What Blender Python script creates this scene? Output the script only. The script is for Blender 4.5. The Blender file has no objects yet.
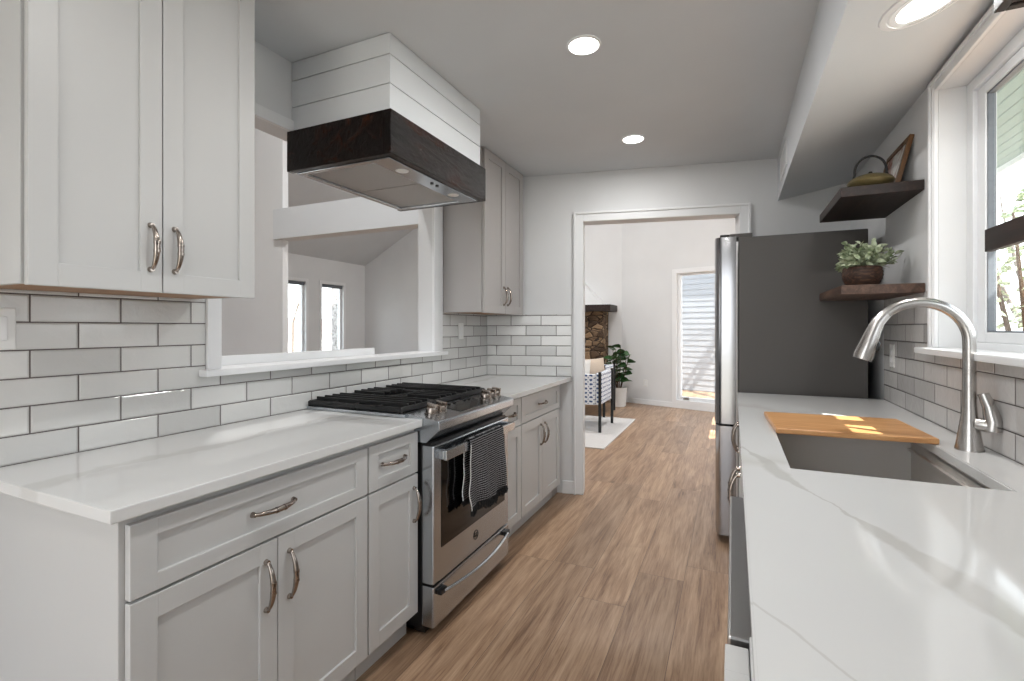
import bpy, bmesh, math, random
from mathutils import Vector, Matrix
random.seed(7)
S = bpy.context.scene
C = S.collection
rad = math.radians

# ---------------------------------------------------------------- camera
FPX, VPX, HOR, CAMZ = 487.0, 733.0, 328.0, 1.295
YAW = math.atan((VPX - 512.0) / FPX)
cam_data = bpy.data.cameras.new('camera')
cam = bpy.data.objects.new('camera', cam_data); C.objects.link(cam)
cam.location = (0, 0, CAMZ)
cam.rotation_euler = (rad(90), 0, YAW)
cam_data.sensor_width = 36.0
cam_data.lens = FPX / 1024.0 * 36.0
cam_data.shift_y = (HOR - 340.5) / 1024.0
cam_data.clip_start = 0.02
cam_data.clip_end = 300
S.camera = cam

# ---------------------------------------------------------------- world, sun, exposure
S.view_settings.view_transform = 'Standard'
S.view_settings.look = 'None'
S.view_settings.gamma = 1.0
S.view_settings.use_curve_mapping = False
S.view_settings.exposure = 0.45
WORLD_STRENGTH = 3.3
SUN_DIR = Vector((1.0, -0.5, 1.3)).normalized()      # towards the sun
w = bpy.data.worlds.new('world'); S.world = w; w.use_nodes = True
nt = w.node_tree; nt.nodes.clear()
tc = nt.nodes.new('ShaderNodeTexCoord'); sx = nt.nodes.new('ShaderNodeSeparateXYZ')
cr = nt.nodes.new('ShaderNodeValToRGB'); bg = nt.nodes.new('ShaderNodeBackground'); wo = nt.nodes.new('ShaderNodeOutputWorld')
nt.links.new(tc.outputs['Generated'], sx.inputs[0]); nt.links.new(sx.outputs['Z'], cr.inputs[0])
cr.color_ramp.elements[0].position = 0.0; cr.color_ramp.elements[0].color = (0.95, 0.975, 1.0, 1)
cr.color_ramp.elements[1].position = 0.8; cr.color_ramp.elements[1].color = (0.80, 0.89, 1.0, 1)
nt.links.new(cr.outputs[0], bg.inputs[0]); bg.inputs[1].default_value = WORLD_STRENGTH
nt.links.new(bg.outputs[0], wo.inputs[0])
sd = bpy.data.lights.new('sun', 'SUN'); sd.energy = 12.0; sd.angle = rad(0.25); sd.color = (1, 0.95, 0.88)
so = bpy.data.objects.new('sun', sd); C.objects.link(so)
so.rotation_euler = SUN_DIR.to_track_quat('Z', 'Y').to_euler(); so.location = (8, -4, 12)
LAMP_W = 5.0          # each recessed ceiling lamp

# ---------------------------------------------------------------- materials
def lin(c):
    def f(v):
        v /= 255.0
        return v / 12.92 if v <= 0.04045 else ((v + 0.055) / 1.055) ** 2.4
    return (f(c[0]), f(c[1]), f(c[2]), 1)

def base(name, col, rough=0.5, metal=0.0, spec=0.5):
    m = bpy.data.materials.new(name); m.use_nodes = True
    p = m.node_tree.nodes['Principled BSDF']
    p.inputs['Base Color'].default_value = lin(col)
    p.inputs['Roughness'].default_value = rough
    p.inputs['Metallic'].default_value = metal
    p.inputs['Specular IOR Level'].default_value = spec
    return m, m.node_tree, p

class NT:
    def __init__(s, t): s.t = t
    def n(s, kind, **kw):
        o = s.t.nodes.new('ShaderNode' + kind)
        for k, v in kw.items(): setattr(o, k, v)
        return o
    def l(s, a, b): s.t.links.new(a, b)
    def math(s, op, a, b=None, c=None):
        o = s.n('Math', operation=op)
        for i, v in enumerate((a, b, c)):
            if v is None: continue
            if isinstance(v, (int, float)): o.inputs[i].default_value = v
            else: s.l(v, o.inputs[i])
        return o.outputs[0]
    def ramp(s, fac, stops):
        o = s.n('ValToRGB'); s.l(fac, o.inputs[0])
        e = o.color_ramp.elements
        while len(e) < len(stops): e.new(0.5)
        for i, (p, c) in enumerate(stops):
            e[i].position = p; e[i].color = lin(c) if len(c) == 3 else c
        return o.outputs[0]
    def noise(s, vec, scale, detail=3, rough=0.5, dist=0.0):
        o = s.n('TexNoise'); o.inputs['Scale'].default_value = scale; o.inputs['Detail'].default_value = detail
        o.inputs['Roughness'].default_value = rough; o.inputs['Distortion'].default_value = dist
        if vec is not None: s.l(vec, o.inputs['Vector'])
        return o
    def mapping(s, scale=(1, 1, 1), loc=(0, 0, 0), rot=(0, 0, 0), coord='Object'):
        tcn = s.n('TexCoord'); mp = s.n('Mapping')
        mp.inputs['Scale'].default_value = scale; mp.inputs['Location'].default_value = loc; mp.inputs['Rotation'].default_value = rot
        s.l(tcn.outputs[coord], mp.inputs[0]); return mp.outputs[0]
    def mix(s, fac, a, b, blend='MIX'):
        o = s.n('Mix', data_type='RGBA', blend_type=blend)
        if isinstance(fac, (int, float)): o.inputs[0].default_value = fac
        else: s.l(fac, o.inputs[0])
        for i, v in ((6, a), (7, b)):
            if isinstance(v, tuple): o.inputs[i].default_value = lin(v) if len(v) == 3 else v
            else: s.l(v, o.inputs[i])
        return o.outputs[2]
    def bump(s, h, strength, dist, p):
        o = s.n('Bump'); o.inputs['Strength'].default_value = strength; o.inputs['Distance'].default_value = dist
        s.l(h, o.inputs['Height']); s.l(o.outputs[0], p.inputs['Normal'])

def paint(name, col, rough=0.5, orange=0.0006, var=3):
    m, t, p = base(name, col, rough, 0, 0.35); k = NT(t)
    v = k.mapping()
    n = k.noise(v, 1.6, 3)
    a = tuple(max(0, c - var) for c in col); b = tuple(min(255, c + var) for c in col)
    k.l(k.ramp(n.outputs[0], [(0.3, a), (0.7, b)]), p.inputs['Base Color'])
    n2 = k.noise(v, 220, 2); k.bump(n2.outputs[0], 0.25, orange, p)
    return m

def wood(name, dark, mid, light, axis='Y', rough=0.5, scale=1.0, bump=0.001):
    m, t, p = base(name, mid, rough, 0, 0.4); k = NT(t)
    sc = {'X': (1.2, 14, 14), 'Y': (14, 1.2, 14), 'Z': (14, 14, 1.2)}[axis]
    v = k.mapping(tuple(a * scale for a in sc))
    n = k.noise(v, 2.2, 6, 0.62, 0.6)
    n2 = k.noise(v, 9.0, 4, 0.7)
    f = k.math('ADD', k.math('MULTIPLY', n.outputs[0], 0.75), k.math('MULTIPLY', n2.outputs[0], 0.25))
    k.l(k.ramp(f, [(0.3, dark), (0.5, mid), (0.72, light)]), p.inputs['Base Color'])
    k.bump(f, 0.4, bump, p)
    return m

def steel(name, col=(190, 190, 190), rough=0.28, axis='Y'):
    m, t, p = base(name, col, rough, 1.0); k = NT(t)
    k.l(k.math('ADD', k.math('MULTIPLY', k.noise(k.mapping(), 1.5, 1).outputs[0], 0.01), rough), p.inputs['Roughness'])
    return m

def plain(name, col, rough=0.5, metal=0.0, spec=0.5, nscale=60, amt=0.0005, var=4):
    m, t, p = base(name, col, rough, metal, spec); k = NT(t)
    v = k.mapping(); n = k.noise(v, nscale, 3)
    a = tuple(max(0, c - var) for c in col); b = tuple(min(255, c + var) for c in col)
    k.l(k.ramp(n.outputs[0], [(0.3, a), (0.7, b)]), p.inputs['Base Color'])
    if amt: k.bump(n.outputs[0], 0.2, amt, p)
    return m

def emit(name, col, strength):
    m = bpy.data.materials.new(name); m.use_nodes = True; t = m.node_tree; t.nodes.clear()
    e = t.nodes.new('ShaderNodeEmission'); o = t.nodes.new('ShaderNodeOutputMaterial')
    e.inputs[0].default_value = lin(col); e.inputs[1].default_value = strength
    t.links.new(e.outputs[0], o.inputs[0]); return m

def glass_pane(name):
    m = bpy.data.materials.new(name); m.use_nodes = True; t = m.node_tree; t.nodes.clear(); k = NT(t)
    tr = k.n('BsdfTransparent'); gl = k.n('BsdfGlossy'); gl.inputs['Roughness'].default_value = 0.02
    tr.inputs[0].default_value = (0.96, 0.98, 0.98, 1)
    lw = k.n('LayerWeight'); lw.inputs[0].default_value = 0.5
    fac = k.math('ADD', k.math('MULTIPLY', k.math('POWER', lw.outputs['Facing'], 5.0), 0.6), 0.035)
    mx = k.n('MixShader'); o = k.n('OutputMaterial')
    k.l(fac, mx.inputs[0]); k.l(tr.outputs[0], mx.inputs[1]); k.l(gl.outputs[0], mx.inputs[2]); k.l(mx.outputs[0], o.inputs[0])
    return m

def tile_mat(name, axis, pitch, row, u0, z0, grout=(88, 80, 78), body=(214, 214, 212)):
    """glazed subway tile, running bond; axis gives the horizontal object axis"""
    m, t, p = base(name, body, 0.12, 0, 0.5); k = NT(t)
    tcn = k.n('TexCoord'); sp = k.n('SeparateXYZ'); k.l(tcn.outputs['Object'], sp.inputs[0])
    u = k.math('SUBTRACT', sp.outputs[axis], u0); z = k.math('SUBTRACT', sp.outputs['Z'], z0)
    r = k.math('DIVIDE', z, row); ri = k.math('FLOOR', r)
    off = k.math('MULTIPLY', k.math('MODULO', k.math('ABSOLUTE', ri), 2.0), 0.5)
    q = k.math('ADD', k.math('DIVIDE', u, pitch), off); qi = k.math('FLOOR', q)
    fu = k.math('MULTIPLY', k.math('SUBTRACT', q, qi), pitch); fz = k.math('MULTIPLY', k.math('SUBTRACT', r, ri), row)
    du = k.math('MINIMUM', fu, k.math('SUBTRACT', pitch, fu)); dz = k.math('MINIMUM', fz, k.math('SUBTRACT', row, fz))
    d = k.math('MINIMUM', du, dz)
    mask = k.math('GREATER_THAN', d, 0.0019)
    cb = k.n('CombineXYZ'); k.l(qi, cb.inputs[0]); k.l(ri, cb.inputs[1])
    wn = k.n('TexWhiteNoise', noise_dimensions='3D'); k.l(cb.outputs[0], wn.inputs[0])
    # shift the glaze noise per tile so that no two tiles ripple alike
    va = k.n('VectorMath', operation='MULTIPLY_ADD'); k.l(wn.outputs['Color'], va.inputs[0]); va.inputs[1].default_value = (9, 9, 9); k.l(tcn.outputs['Object'], va.inputs[2])
    n = k.noise(va.outputs[0], 14, 4, 0.6, 0.4)
    lo = tuple(c - 24 for c in body); hi = tuple(min(255, c + 10) for c in body)
    tint = k.ramp(wn.outputs['Value'], [(0.0, lo), (0.55, body), (1.0, hi)])
    tint = k.mix(k.math('MULTIPLY', n.outputs[0], 0.35), tint, (200, 200, 199))
    k.l(k.mix(mask, grout, tint), p.inputs['Base Color'])
    k.l(k.math('SUBTRACT', 0.75, k.math('MULTIPLY', mask, 0.64)), p.inputs['Roughness'])
    edge = k.n('MapRange'); edge.inputs[1].default_value = 0.0012; edge.inputs[2].default_value = 0.006
    k.l(d, edge.inputs[0])
    h = k.math('ADD', edge.outputs[0], k.math('MULTIPLY', n.outputs[0], 0.9))
    k.bump(h, 0.6, 0.005, p)
    return m

def plank_mat(name):
    m, t, p = base(name, (150, 122, 98), 0.4, 0, 0.45); k = NT(t)
    W, L = 0.225, 1.5
    tcn = k.n('TexCoord'); sp = k.n('SeparateXYZ'); k.l(tcn.outputs['Object'], sp.inputs[0])
    a = k.math('DIVIDE', k.math('ADD', sp.outputs['X'], 20.03), W); ai = k.math('FLOOR', a)
    w1 = k.n('TexWhiteNoise', noise_dimensions='1D'); k.l(ai, w1.inputs['W'])
    b = k.math('ADD', k.math('DIVIDE', k.math('ADD', sp.outputs['Y'], 20.0), L), k.math('MULTIPLY', w1.outputs['Value'], 7.0)); bi = k.math('FLOOR', b)
    cb = k.n('CombineXYZ'); k.l(ai, cb.inputs[0]); k.l(bi, cb.inputs[1])
    wn = k.n('TexWhiteNoise', noise_dimensions='3D'); k.l(cb.outputs[0], wn.inputs[0])
    fa = k.math('MULTIPLY', k.math('SUBTRACT', a, ai), W); fb = k.math('MULTIPLY', k.math('SUBTRACT', b, bi), L)
    d = k.math('MINIMUM', k.math('MINIMUM', fa, k.math('SUBTRACT', W, fa)), k.math('MINIMUM', fb, k.math('SUBTRACT', L, fb)))
    va = k.n('VectorMath', operation='MULTIPLY_ADD'); k.l(wn.outputs['Color'], va.inputs[0]); va.inputs[1].default_value = (7, 31, 5); k.l(tcn.outputs['Object'], va.inputs[2])
    mp = k.n('Mapping'); mp.inputs['Scale'].default_value = (11, 0.9, 1); k.l(va.outputs[0], mp.inputs[0])
    n = k.noise(mp.outputs[0], 1.7, 6, 0.62, 0.9)
    mp2 = k.n('Mapping'); mp2.inputs['Scale'].default_value = (90, 3.2, 1); k.l(va.outputs[0], mp2.inputs[0])
    n2 = k.noise(mp2.outputs[0], 1.5, 5, 0.7)
    mp3 = k.n('Mapping'); mp3.inputs['Scale'].default_value = (3.2, 1.1, 1); k.l(va.outputs[0], mp3.inputs[0])
    n3 = k.noise(mp3.outputs[0], 1.1, 3, 0.5, 1.2)
    f = k.math('ADD', k.math('MULTIPLY', n.outputs[0], 0.55), k.math('MULTIPLY', n2.outputs[0], 0.45))
    grain = k.ramp(f, [(0.32, (114, 85, 64)), (0.44, (164, 133, 107)), (0.55, (194, 164, 136)), (0.70, (220, 192, 163))])
    tint = k.ramp(wn.outputs['Value'], [(0.0, (212, 206, 202)), (0.35, (228, 223, 219)), (0.65, (240, 234, 229)), (1.0, (255, 248, 240))])
    col = k.mix(0.85, grain, tint, 'MULTIPLY')
    knot = k.ramp(n3.outputs[0], [(0.24, (110, 86, 70)), (0.37, (255, 255, 255)), (1, (255, 255, 255))])
    col = k.mix(0.6, col, knot, 'MULTIPLY')
    col = k.mix(1.0, col, (238, 238, 238), 'MULTIPLY')
    seam = k.math('LESS_THAN', d, 0.0011)
    k.l(k.mix(seam, col, (104, 84, 70)), p.inputs['Base Color'])
    k.l(k.math('ADD', k.math('MULTIPLY', n2.outputs[0], 0.14), 0.27), p.inputs['Roughness'])
    er = k.n('MapRange'); er.inputs[2].default_value = 0.003; k.l(d, er.inputs[0])
    k.bump(k.math('ADD', er.outputs[0], k.math('MULTIPLY', n2.outputs[0], 0.5)), 0.3, 0.0012, p)
    return m

def quartz_mat(name):
    m, t, p = base(name, (218, 218, 217), 0.08, 0, 0.5); k = NT(t)
    v = k.mapping(rot=(0, 0, rad(-38)), scale=(1, 0.42, 1))
    warp = k.noise(v, 1.2, 4, 0.55)
    va = k.n('VectorMath', operation='MULTIPLY_ADD'); k.l(warp.outputs['Color'], va.inputs[0]); va.inputs[1].default_value = (0.9, 0.9, 0); k.l(v, va.inputs[2])
    n = k.noise(va.outputs[0], 1.0, 3, 0.5)
    d = k.math('ABSOLUTE', k.math('SUBTRACT', n.outputs[0], 0.5))
    vein = k.ramp(d, [(0.0, (206, 204, 201)), (0.012, (211, 210, 207)), (0.03, (217, 217, 216)), (1.0, (221, 221, 220))])
    n2 = k.noise(v, 3.0, 5, 0.6)
    col = k.mix(k.math('MULTIPLY', n2.outputs[0], 0.25), vein, (208, 208, 207))
    tcn = k.n('TexCoord'); sp = k.n('SeparateXYZ'); k.l(tcn.outputs['Object'], sp.inputs[0])
    wob = k.noise(tcn.outputs['Object'], 3.5, 5, 0.6); wid = k.noise(tcn.outputs['Object'], 2.2, 3)
    for (x0, y0), (nx, ny), amp, w0, w1, tone, fac in (((0.06, 1.63), (0.942, 0.335), 0.10, 0.0, 0.060, (186, 183, 178), 0.6), ((0.033, 0.738), (0.767, 0.642), 0.06, 0.0015, 0.004, (190, 187, 183), 0.5), ((-1.54, 0.9), (0.999, 0.05), 0.22, 0.0, 0.09, (194, 192, 188), 0.45)):
        d = k.math('ADD', k.math('MULTIPLY', k.math('SUBTRACT', sp.outputs['X'], x0), nx), k.math('MULTIPLY', k.math('SUBTRACT', sp.outputs['Y'], y0), ny))
        d = k.math('ABSOLUTE', k.math('ADD', d, k.math('MULTIPLY', k.math('SUBTRACT', wob.outputs[0], 0.5), amp)))
        wd = k.math('ADD', k.math('MULTIPLY', k.math('MAXIMUM', k.math('SUBTRACT', wid.outputs[0], 0.38), 0.02), w1*2.6), w0)
        mk = k.n('MapRange'); k.l(k.math('DIVIDE', d, wd), mk.inputs[0]); mk.inputs[1].default_value = 0.55; mk.inputs[2].default_value = 1.0; mk.inputs[3].default_value = fac; mk.inputs[4].default_value = 0.0
        col = k.mix(mk.outputs[0], col, tone)
    k.l(col, p.inputs['Base Color'])
    return m

M = {}
M['wall'] = paint('wall_paint', (220, 221, 222), 0.6)
M['ceiling'] = paint('ceiling_paint', (208, 211, 214), 0.7)
M['trim'] = paint('trim_paint', (231, 232, 233), 0.35, 0.0002)
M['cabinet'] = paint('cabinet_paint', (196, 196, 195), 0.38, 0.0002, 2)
M['cabinet_shaded'] = paint('cabinet_paint_shaded', (174, 170, 168), 0.42, 0.0002, 2)  # same cabinet paint, darkened to carry the shade on the far wall cabinet
M['shiplap'] = paint('shiplap_paint', (223, 226, 228), 0.45, 0.0003)
M['groove'] = plain('gray_duct_metal', (120, 118, 115), 0.8)
M['raw_wood'] = wood('raw_birch', (128, 98, 76), (160, 126, 98), (186, 152, 120), 'Y', 0.6)
def hood_wood():
    m, t, p = base('dark_stained_wood', (20, 12, 9), 0.25, 0, 0.18); k = NT(t)
    v = k.mapping((9, 1.3, 9)); n = k.noise(v, 2.0, 6, 0.65, 0.8); n2 = k.noise(k.mapping((30, 12, 30)), 1.6, 5, 0.7, 0.5); n3 = k.noise(k.mapping(), 5.0, 3)
    f = k.math('ADD', k.math('MULTIPLY', n.outputs[0], 0.6), k.math('MULTIPLY', n3.outputs[0], 0.4))
    k.l(k.ramp(f, [(0.35, (6, 4, 3)), (0.52, (22, 12, 8)), (0.68, (62, 32, 17)), (0.8, (92, 50, 26))]), p.inputs['Base Color'])
    k.l(k.math('ADD', k.math('MULTIPLY', n2.outputs[0], 0.2), 0.12), p.inputs['Roughness'])
    k.bump(k.math('ADD', n.outputs[0], k.math('MULTIPLY', n2.outputs[0], 0.8)), 0.55, 0.012, p); return m
M['dark_wood'] = hood_wood()
M['shelf_wood'] = wood('walnut_stain', (18, 11, 9), (34, 22, 18), (62, 43, 35), 'Y', 0.55, 1.0, 0.002)
M['shelf_wood_light'] = wood('walnut_stain_lighter', (48, 34, 28), (78, 58, 48), (112, 87, 72), 'Y', 0.55, 1.0, 0.002)
M['bamboo'] = wood('oiled_bamboo', (176, 122, 76), (200, 148, 98), (222, 176, 126), 'X', 0.4, 1.2, 0.0003)
M['steel'] = steel('brushed_steel', (188, 193, 198), 0.25, 'Y')
M['steel_z'] = steel('brushed_steel_upright', (158, 158, 160), 0.16, 'Z')
M['steel_dark'] = steel('dark_brushed_steel', (150, 149, 148), 0.3, 'Y')
M['sink_steel'] = steel('sink_steel', (222, 219, 215), 0.42, 'X'); M['sink_steel'].node_tree.nodes['Principled BSDF'].inputs['Metallic'].default_value = 0.7
M['nickel'] = plain('satin_nickel', (158, 148, 140), 0.2, 1.0)
M['faucet'] = plain('brushed_faucet_nickel', (190, 187, 184), 0.26, 1.0)
M['black_gloss'] = plain('black_oven_glass', (10, 10, 11), 0.06, 0, 0.5, 60, 0, 1)
M['black'] = plain('black_enamel', (14, 14, 15), 0.3)
M['iron'] = plain('cast_iron', (20, 20, 21), 0.5, 0, 0.5, 300, 0.0008)
M['rubber'] = plain('matte_black', (22, 22, 23), 0.7)
M['fridge_side'] = plain('charcoal_fridge_side', (78, 75, 73), 0.45, 0, 0.4, 500, 0.0006, 2)
M['quartz'] = quartz_mat('white_quartz')
M['floor'] = plank_mat('vinyl_planks')
M['plastic'] = plain('white_plastic', (228, 228, 226), 0.3, 0, 0.5, 60, 0, 1)
M['vinyl'] = plain('white_vinyl_frame', (226, 228, 230), 0.35, 0, 0.5, 60, 0, 1)
M['gasket'] = plain('dark_glazing_gasket', (104, 109, 116), 0.5)
M['lamp'] = emit('lamp_lens_glow', (255, 252, 246), 6.0)
M['pane'] = glass_pane('window_glass')
M['tile_left'] = tile_mat('subway_tile_left', 'Y', 0.2265, 0.0795, 0.1295, 0.914)
M['tile_back'] = tile_mat('subway_tile_back', 'X', 0.2440, 0.0800, 0.085, 0.914)
M['tile_right'] = tile_mat('subway_tile_right', 'Y', 0.2440, 0.0795, 0.153, 0.914, (72, 66, 64), (205, 202, 200))

# ---------------------------------------------------------------- mesh builder
class MB:
    def __init__(s, mat=None): s.bm = bmesh.new(); s.mx = mat or Matrix.Identity(4)
    def v(s, p): return s.bm.verts.new(s.mx @ Vector(p))
    def box(s, a, b, bevel=0.0, seg=2):
        x0, x1 = sorted((a[0], b[0])); y0, y1 = sorted((a[1], b[1])); z0, z1 = sorted((a[2], b[2]))
        P = [s.v(p) for p in ((x0,y0,z0),(x1,y0,z0),(x1,y1,z0),(x0,y1,z0),(x0,y0,z1),(x1,y0,z1),(x1,y1,z1),(x0,y1,z1))]
        F = [s.bm.faces.new([P[i] for i in q]) for q in ((3,2,1,0),(4,5,6,7),(0,1,5,4),(1,2,6,5),(2,3,7,6),(3,0,4,7))]
        if bevel:
            E = list({e for f in F for e in f.edges})
            bmesh.ops.bevel(s.bm, geom=E, offset=bevel, segments=seg, affect='EDGES', profile=0.6)
        return s
    def prism(s, prof, a, b, axis='Y', bevel=0.0):
        """closed outline of (p,q) swept along an axis from a to b"""
        def pt(p, q, t): return {'Y': (p, t, q), 'X': (t, p, q), 'Z': (p, q, t)}[axis]
        A = [s.v(pt(p, q, a)) for p, q in prof]; B = [s.v(pt(p, q, b)) for p, q in prof]
        n = len(prof); F = []
        F.append(s.bm.faces.new(A)); F.append(s.bm.faces.new(B[::-1]))
        for i in range(n): F.append(s.bm.faces.new([A[i], B[i], B[(i+1) % n], A[(i+1) % n]]))
        bmesh.ops.recalc_face_normals(s.bm, faces=F)
        if bevel:
            bmesh.ops.bevel(s.bm, geom=list({e for f in F for e in f.edges}), offset=bevel, segments=2, affect='EDGES', profile=0.6)
        return s
    def tube(s, pts, r, n=10, caps=True, flat=1.0):
        pts = [Vector(p) for p in pts]; R = r if isinstance(r, (list, tuple)) else [r] * len(pts)
        rings = []; up = Vector((0, 0, 1)); prev = None
        for i, p in enumerate(pts):
            d = (pts[min(i+1, len(pts)-1)] - pts[max(i-1, 0)]).normalized()
            if prev is None:
                a = d.cross(up)
                if a.length < 1e-3: a = d.cross(Vector((1, 0, 0)))
            else: a = prev - d * prev.dot(d)
            a.normalize(); b = d.cross(a); prev = a
            rings.append([s.v(p + (a * math.cos(2*math.pi*k/n) + b * math.sin(2*math.pi*k/n) * flat) * R[i]) for k in range(n)])
        F = []
        for i in range(len(rings)-1):
            for k in range(n): F.append(s.bm.faces.new([rings[i][k], rings[i][(k+1) % n], rings[i+1][(k+1) % n], rings[i+1][k]]))
        if caps: F.append(s.bm.faces.new(rings[0][::-1])); F.append(s.bm.faces.new(rings[-1]))
        bmesh.ops.recalc_face_normals(s.bm, faces=F)
        return s
    def lathe(s, prof, c=(0, 0, 0), n=32, caps=True):
        rings = [[s.v((c[0] + r*math.cos(2*math.pi*k/n), c[1] + r*math.sin(2*math.pi*k/n), c[2] + z)) for k in range(n)] for r, z in prof]
        F = []
        for i in range(len(rings)-1):
            for k in range(n): F.append(s.bm.faces.new([rings[i][k], rings[i][(k+1) % n], rings[i+1][(k+1) % n], rings[i+1][k]]))
        if caps: F.append(s.bm.faces.new(rings[0][::-1])); F.append(s.bm.faces.new(rings[-1]))
        bmesh.ops.recalc_face_normals(s.bm, faces=F)
        return s
    def quad(s, *P): s.bm.faces.new([s.v(p) for p in P]); return s
    def build(s, name, mat, parent=None, smooth=False, local=False):
        me = bpy.data.meshes.new(name); s.bm.normal_update(); s.bm.to_mesh(me); s.bm.free()
        me.materials.append(mat)
        if smooth:
            for p in me.polygons: p.use_smooth = True
            try: me.set_sharp_from_angle(angle=rad(40))
            except Exception: pass
        o = bpy.data.objects.new(name, me); C.objects.link(o)
        if parent:
            o.parent = parent
            if not local: o.matrix_parent_inverse = inv_world(parent)
        return o

def inv_world(o):
    m = Matrix.Identity(4); chain = []
    while o: chain.append(o); o = o.parent
    for q in reversed(chain): m = m @ (q.matrix_parent_inverse @ q.matrix_basis)
    return m.inverted()

def thing(name, label, cat, loc=(0, 0, 0), group=None):
    o = bpy.data.objects.new(name, None); C.objects.link(o); o.location = loc; o.empty_display_size = 0.1
    o['label'] = label; o['category'] = cat
    if group: o['group'] = group
    return o
def tag(o, label, cat, group=None):
    o['label'] = label; o['category'] = cat
    if group: o['group'] = group
    return o
def struct(o, label=None, cat=None):
    o['kind'] = 'structure'
    if label: o['label'] = label
    if cat: o['category'] = cat
    return o
def copy_tree(o, parent=None):
    c = o.copy(); C.objects.link(c)
    if parent: c.parent = parent
    for ch in [k for k in o.children]: copy_tree(ch, c)
    return c

# ---------------------------------------------------------------- room constants
XL, XR, CEIL = -1.83, 0.74, 2.503
WA = rad(11.0)                                   # the back wall is not square to the side walls
BW = Matrix.Translation((XL, 3.53, 0)) @ Matrix.Rotation(WA, 4, 'Z')     # local x along wall, y away from kitchen
def back_y(x): return 3.53 + math.tan(WA) * (x - XL)
YN = -1.6                                        # kitchen's near end, behind the camera
CT = 0.914                                       # counter height

# ---------------------------------------------------------------- shell of the kitchen
struct(MB().box((-8.2, YN, -0.10), (3.0, 11.5, 0.0)).build('floor', M['floor']))
m = MB(); m.prism([(XL-0.11, YN), (XR+0.15, YN), (XR+0.15, back_y(XR+0.15)+0.06), (XL-0.11, back_y(XL-0.11)+0.06)], CEIL, CEIL+0.12, 'Z')
struct(m.build('ceiling', M['ceiling']))
OY0, OY1, OZ0, OZ1 = 1.26, 2.74, 1.135, 2.185     # pass-through opening
m = MB()
for a, b in (((XL-0.11, YN, 0), (XL, OY0, 4.2)), ((XL-0.11, OY1, 0), (XL, 3.62, 4.2)), ((XL-0.11, OY0, 0), (XL, OY1, OZ0)), ((XL-0.11, OY0, OZ1), (XL, OY1, 4.2))): m.box(a, b)
struct(m.build('wall_left', M['wall']))
DU0, DU1, DH = 0.785, 1.905, 2.12                   # cased opening in the back wall
m = MB(BW)
for a, b in (((0.0, 0, 0), (DU0, 0.12, 4.3)), ((DU1, 0, 0), (3.10, 0.12, 4.3)), ((DU0, 0, DH), (DU1, 0.12, 4.3))): m.box(a, b)
struct(m.build('wall_back', M['wall']))
KY0, KY1, KZ0, KZ1 = 0.95, 2.45, 1.197, 2.235      # kitchen window opening
m = MB()
for a, b in (((XR, YN, 0), (XR+0.15, KY0, 2.6)), ((XR, KY1, 0), (XR+0.15, 4.10, 2.6)), ((XR, KY0, 0), (XR+0.15, KY1, KZ0)), ((XR, KY0, KZ1), (XR+0.15, KY1, 2.6))): m.box(a, b)
struct(m.build('wall_right', M['wall']))
m = MB(); m.box((XL-0.11, YN-0.12, 0), (-1.62, YN, CEIL)).box((-0.32, YN-0.12, 0), (XR+0.15, YN, CEIL)).box((-1.62, YN-0.12, 2.2), (-0.32, YN, CEIL))
struct(m.build('wall_near', M['wall']))
# boxed soffit along the window wall, its underside rising slightly to the wall
m = MB(); m.bm.free(); m.bm = bmesh.new()
SFX, SFZ = 0.290, 2.20
prof = [(SFX, SFZ), (XR, 2.303), (XR, CEIL), (SFX, CEIL)]
A = [m.v((p, YN, q)) for p, q in prof]; B = [m.v((p, back_y(p), q)) for p, q in prof]
m.bm.faces.new(A[::-1]); m.bm.faces.new(B)
for i in range(4): m.bm.faces.new([A[i], B[i], B[(i+1) % 4], A[(i+1) % 4]][::-1])
bmesh.ops.recalc_face_normals(m.bm, faces=m.bm.faces)
struct(m.build('soffit', M['ceiling']))

# backsplash tiling
m = MB()
for a, b in (((XL, -0.4, CT), (XL+0.006, 1.203, 1.402)), ((XL, 1.203, CT), (XL+0.006, 2.845, 1.112)), ((XL, 2.845, CT), (XL+0.006, 3.53, 1.402))): m.box(a, b)
struct(m.build('backsplash_left', M['tile_left']))
m = MB(); m.box((0.008, -0.006, CT), (0.690, 0, 1.402)); o = m.build('backsplash_back', M['tile_back']); o.matrix_world = BW
struct(o)
m = MB()
for a, b in (((XR-0.006, -0.6, CT), (XR, 0.89, 1.44)), ((XR-0.006, 0.89, CT), (XR, 2.512, 1.192)), ((XR-0.006, 2.512, CT), (XR, 3.19, 1.448))): m.box(a, b)
struct(m.build('backsplash_right', M['tile_right']))

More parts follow.
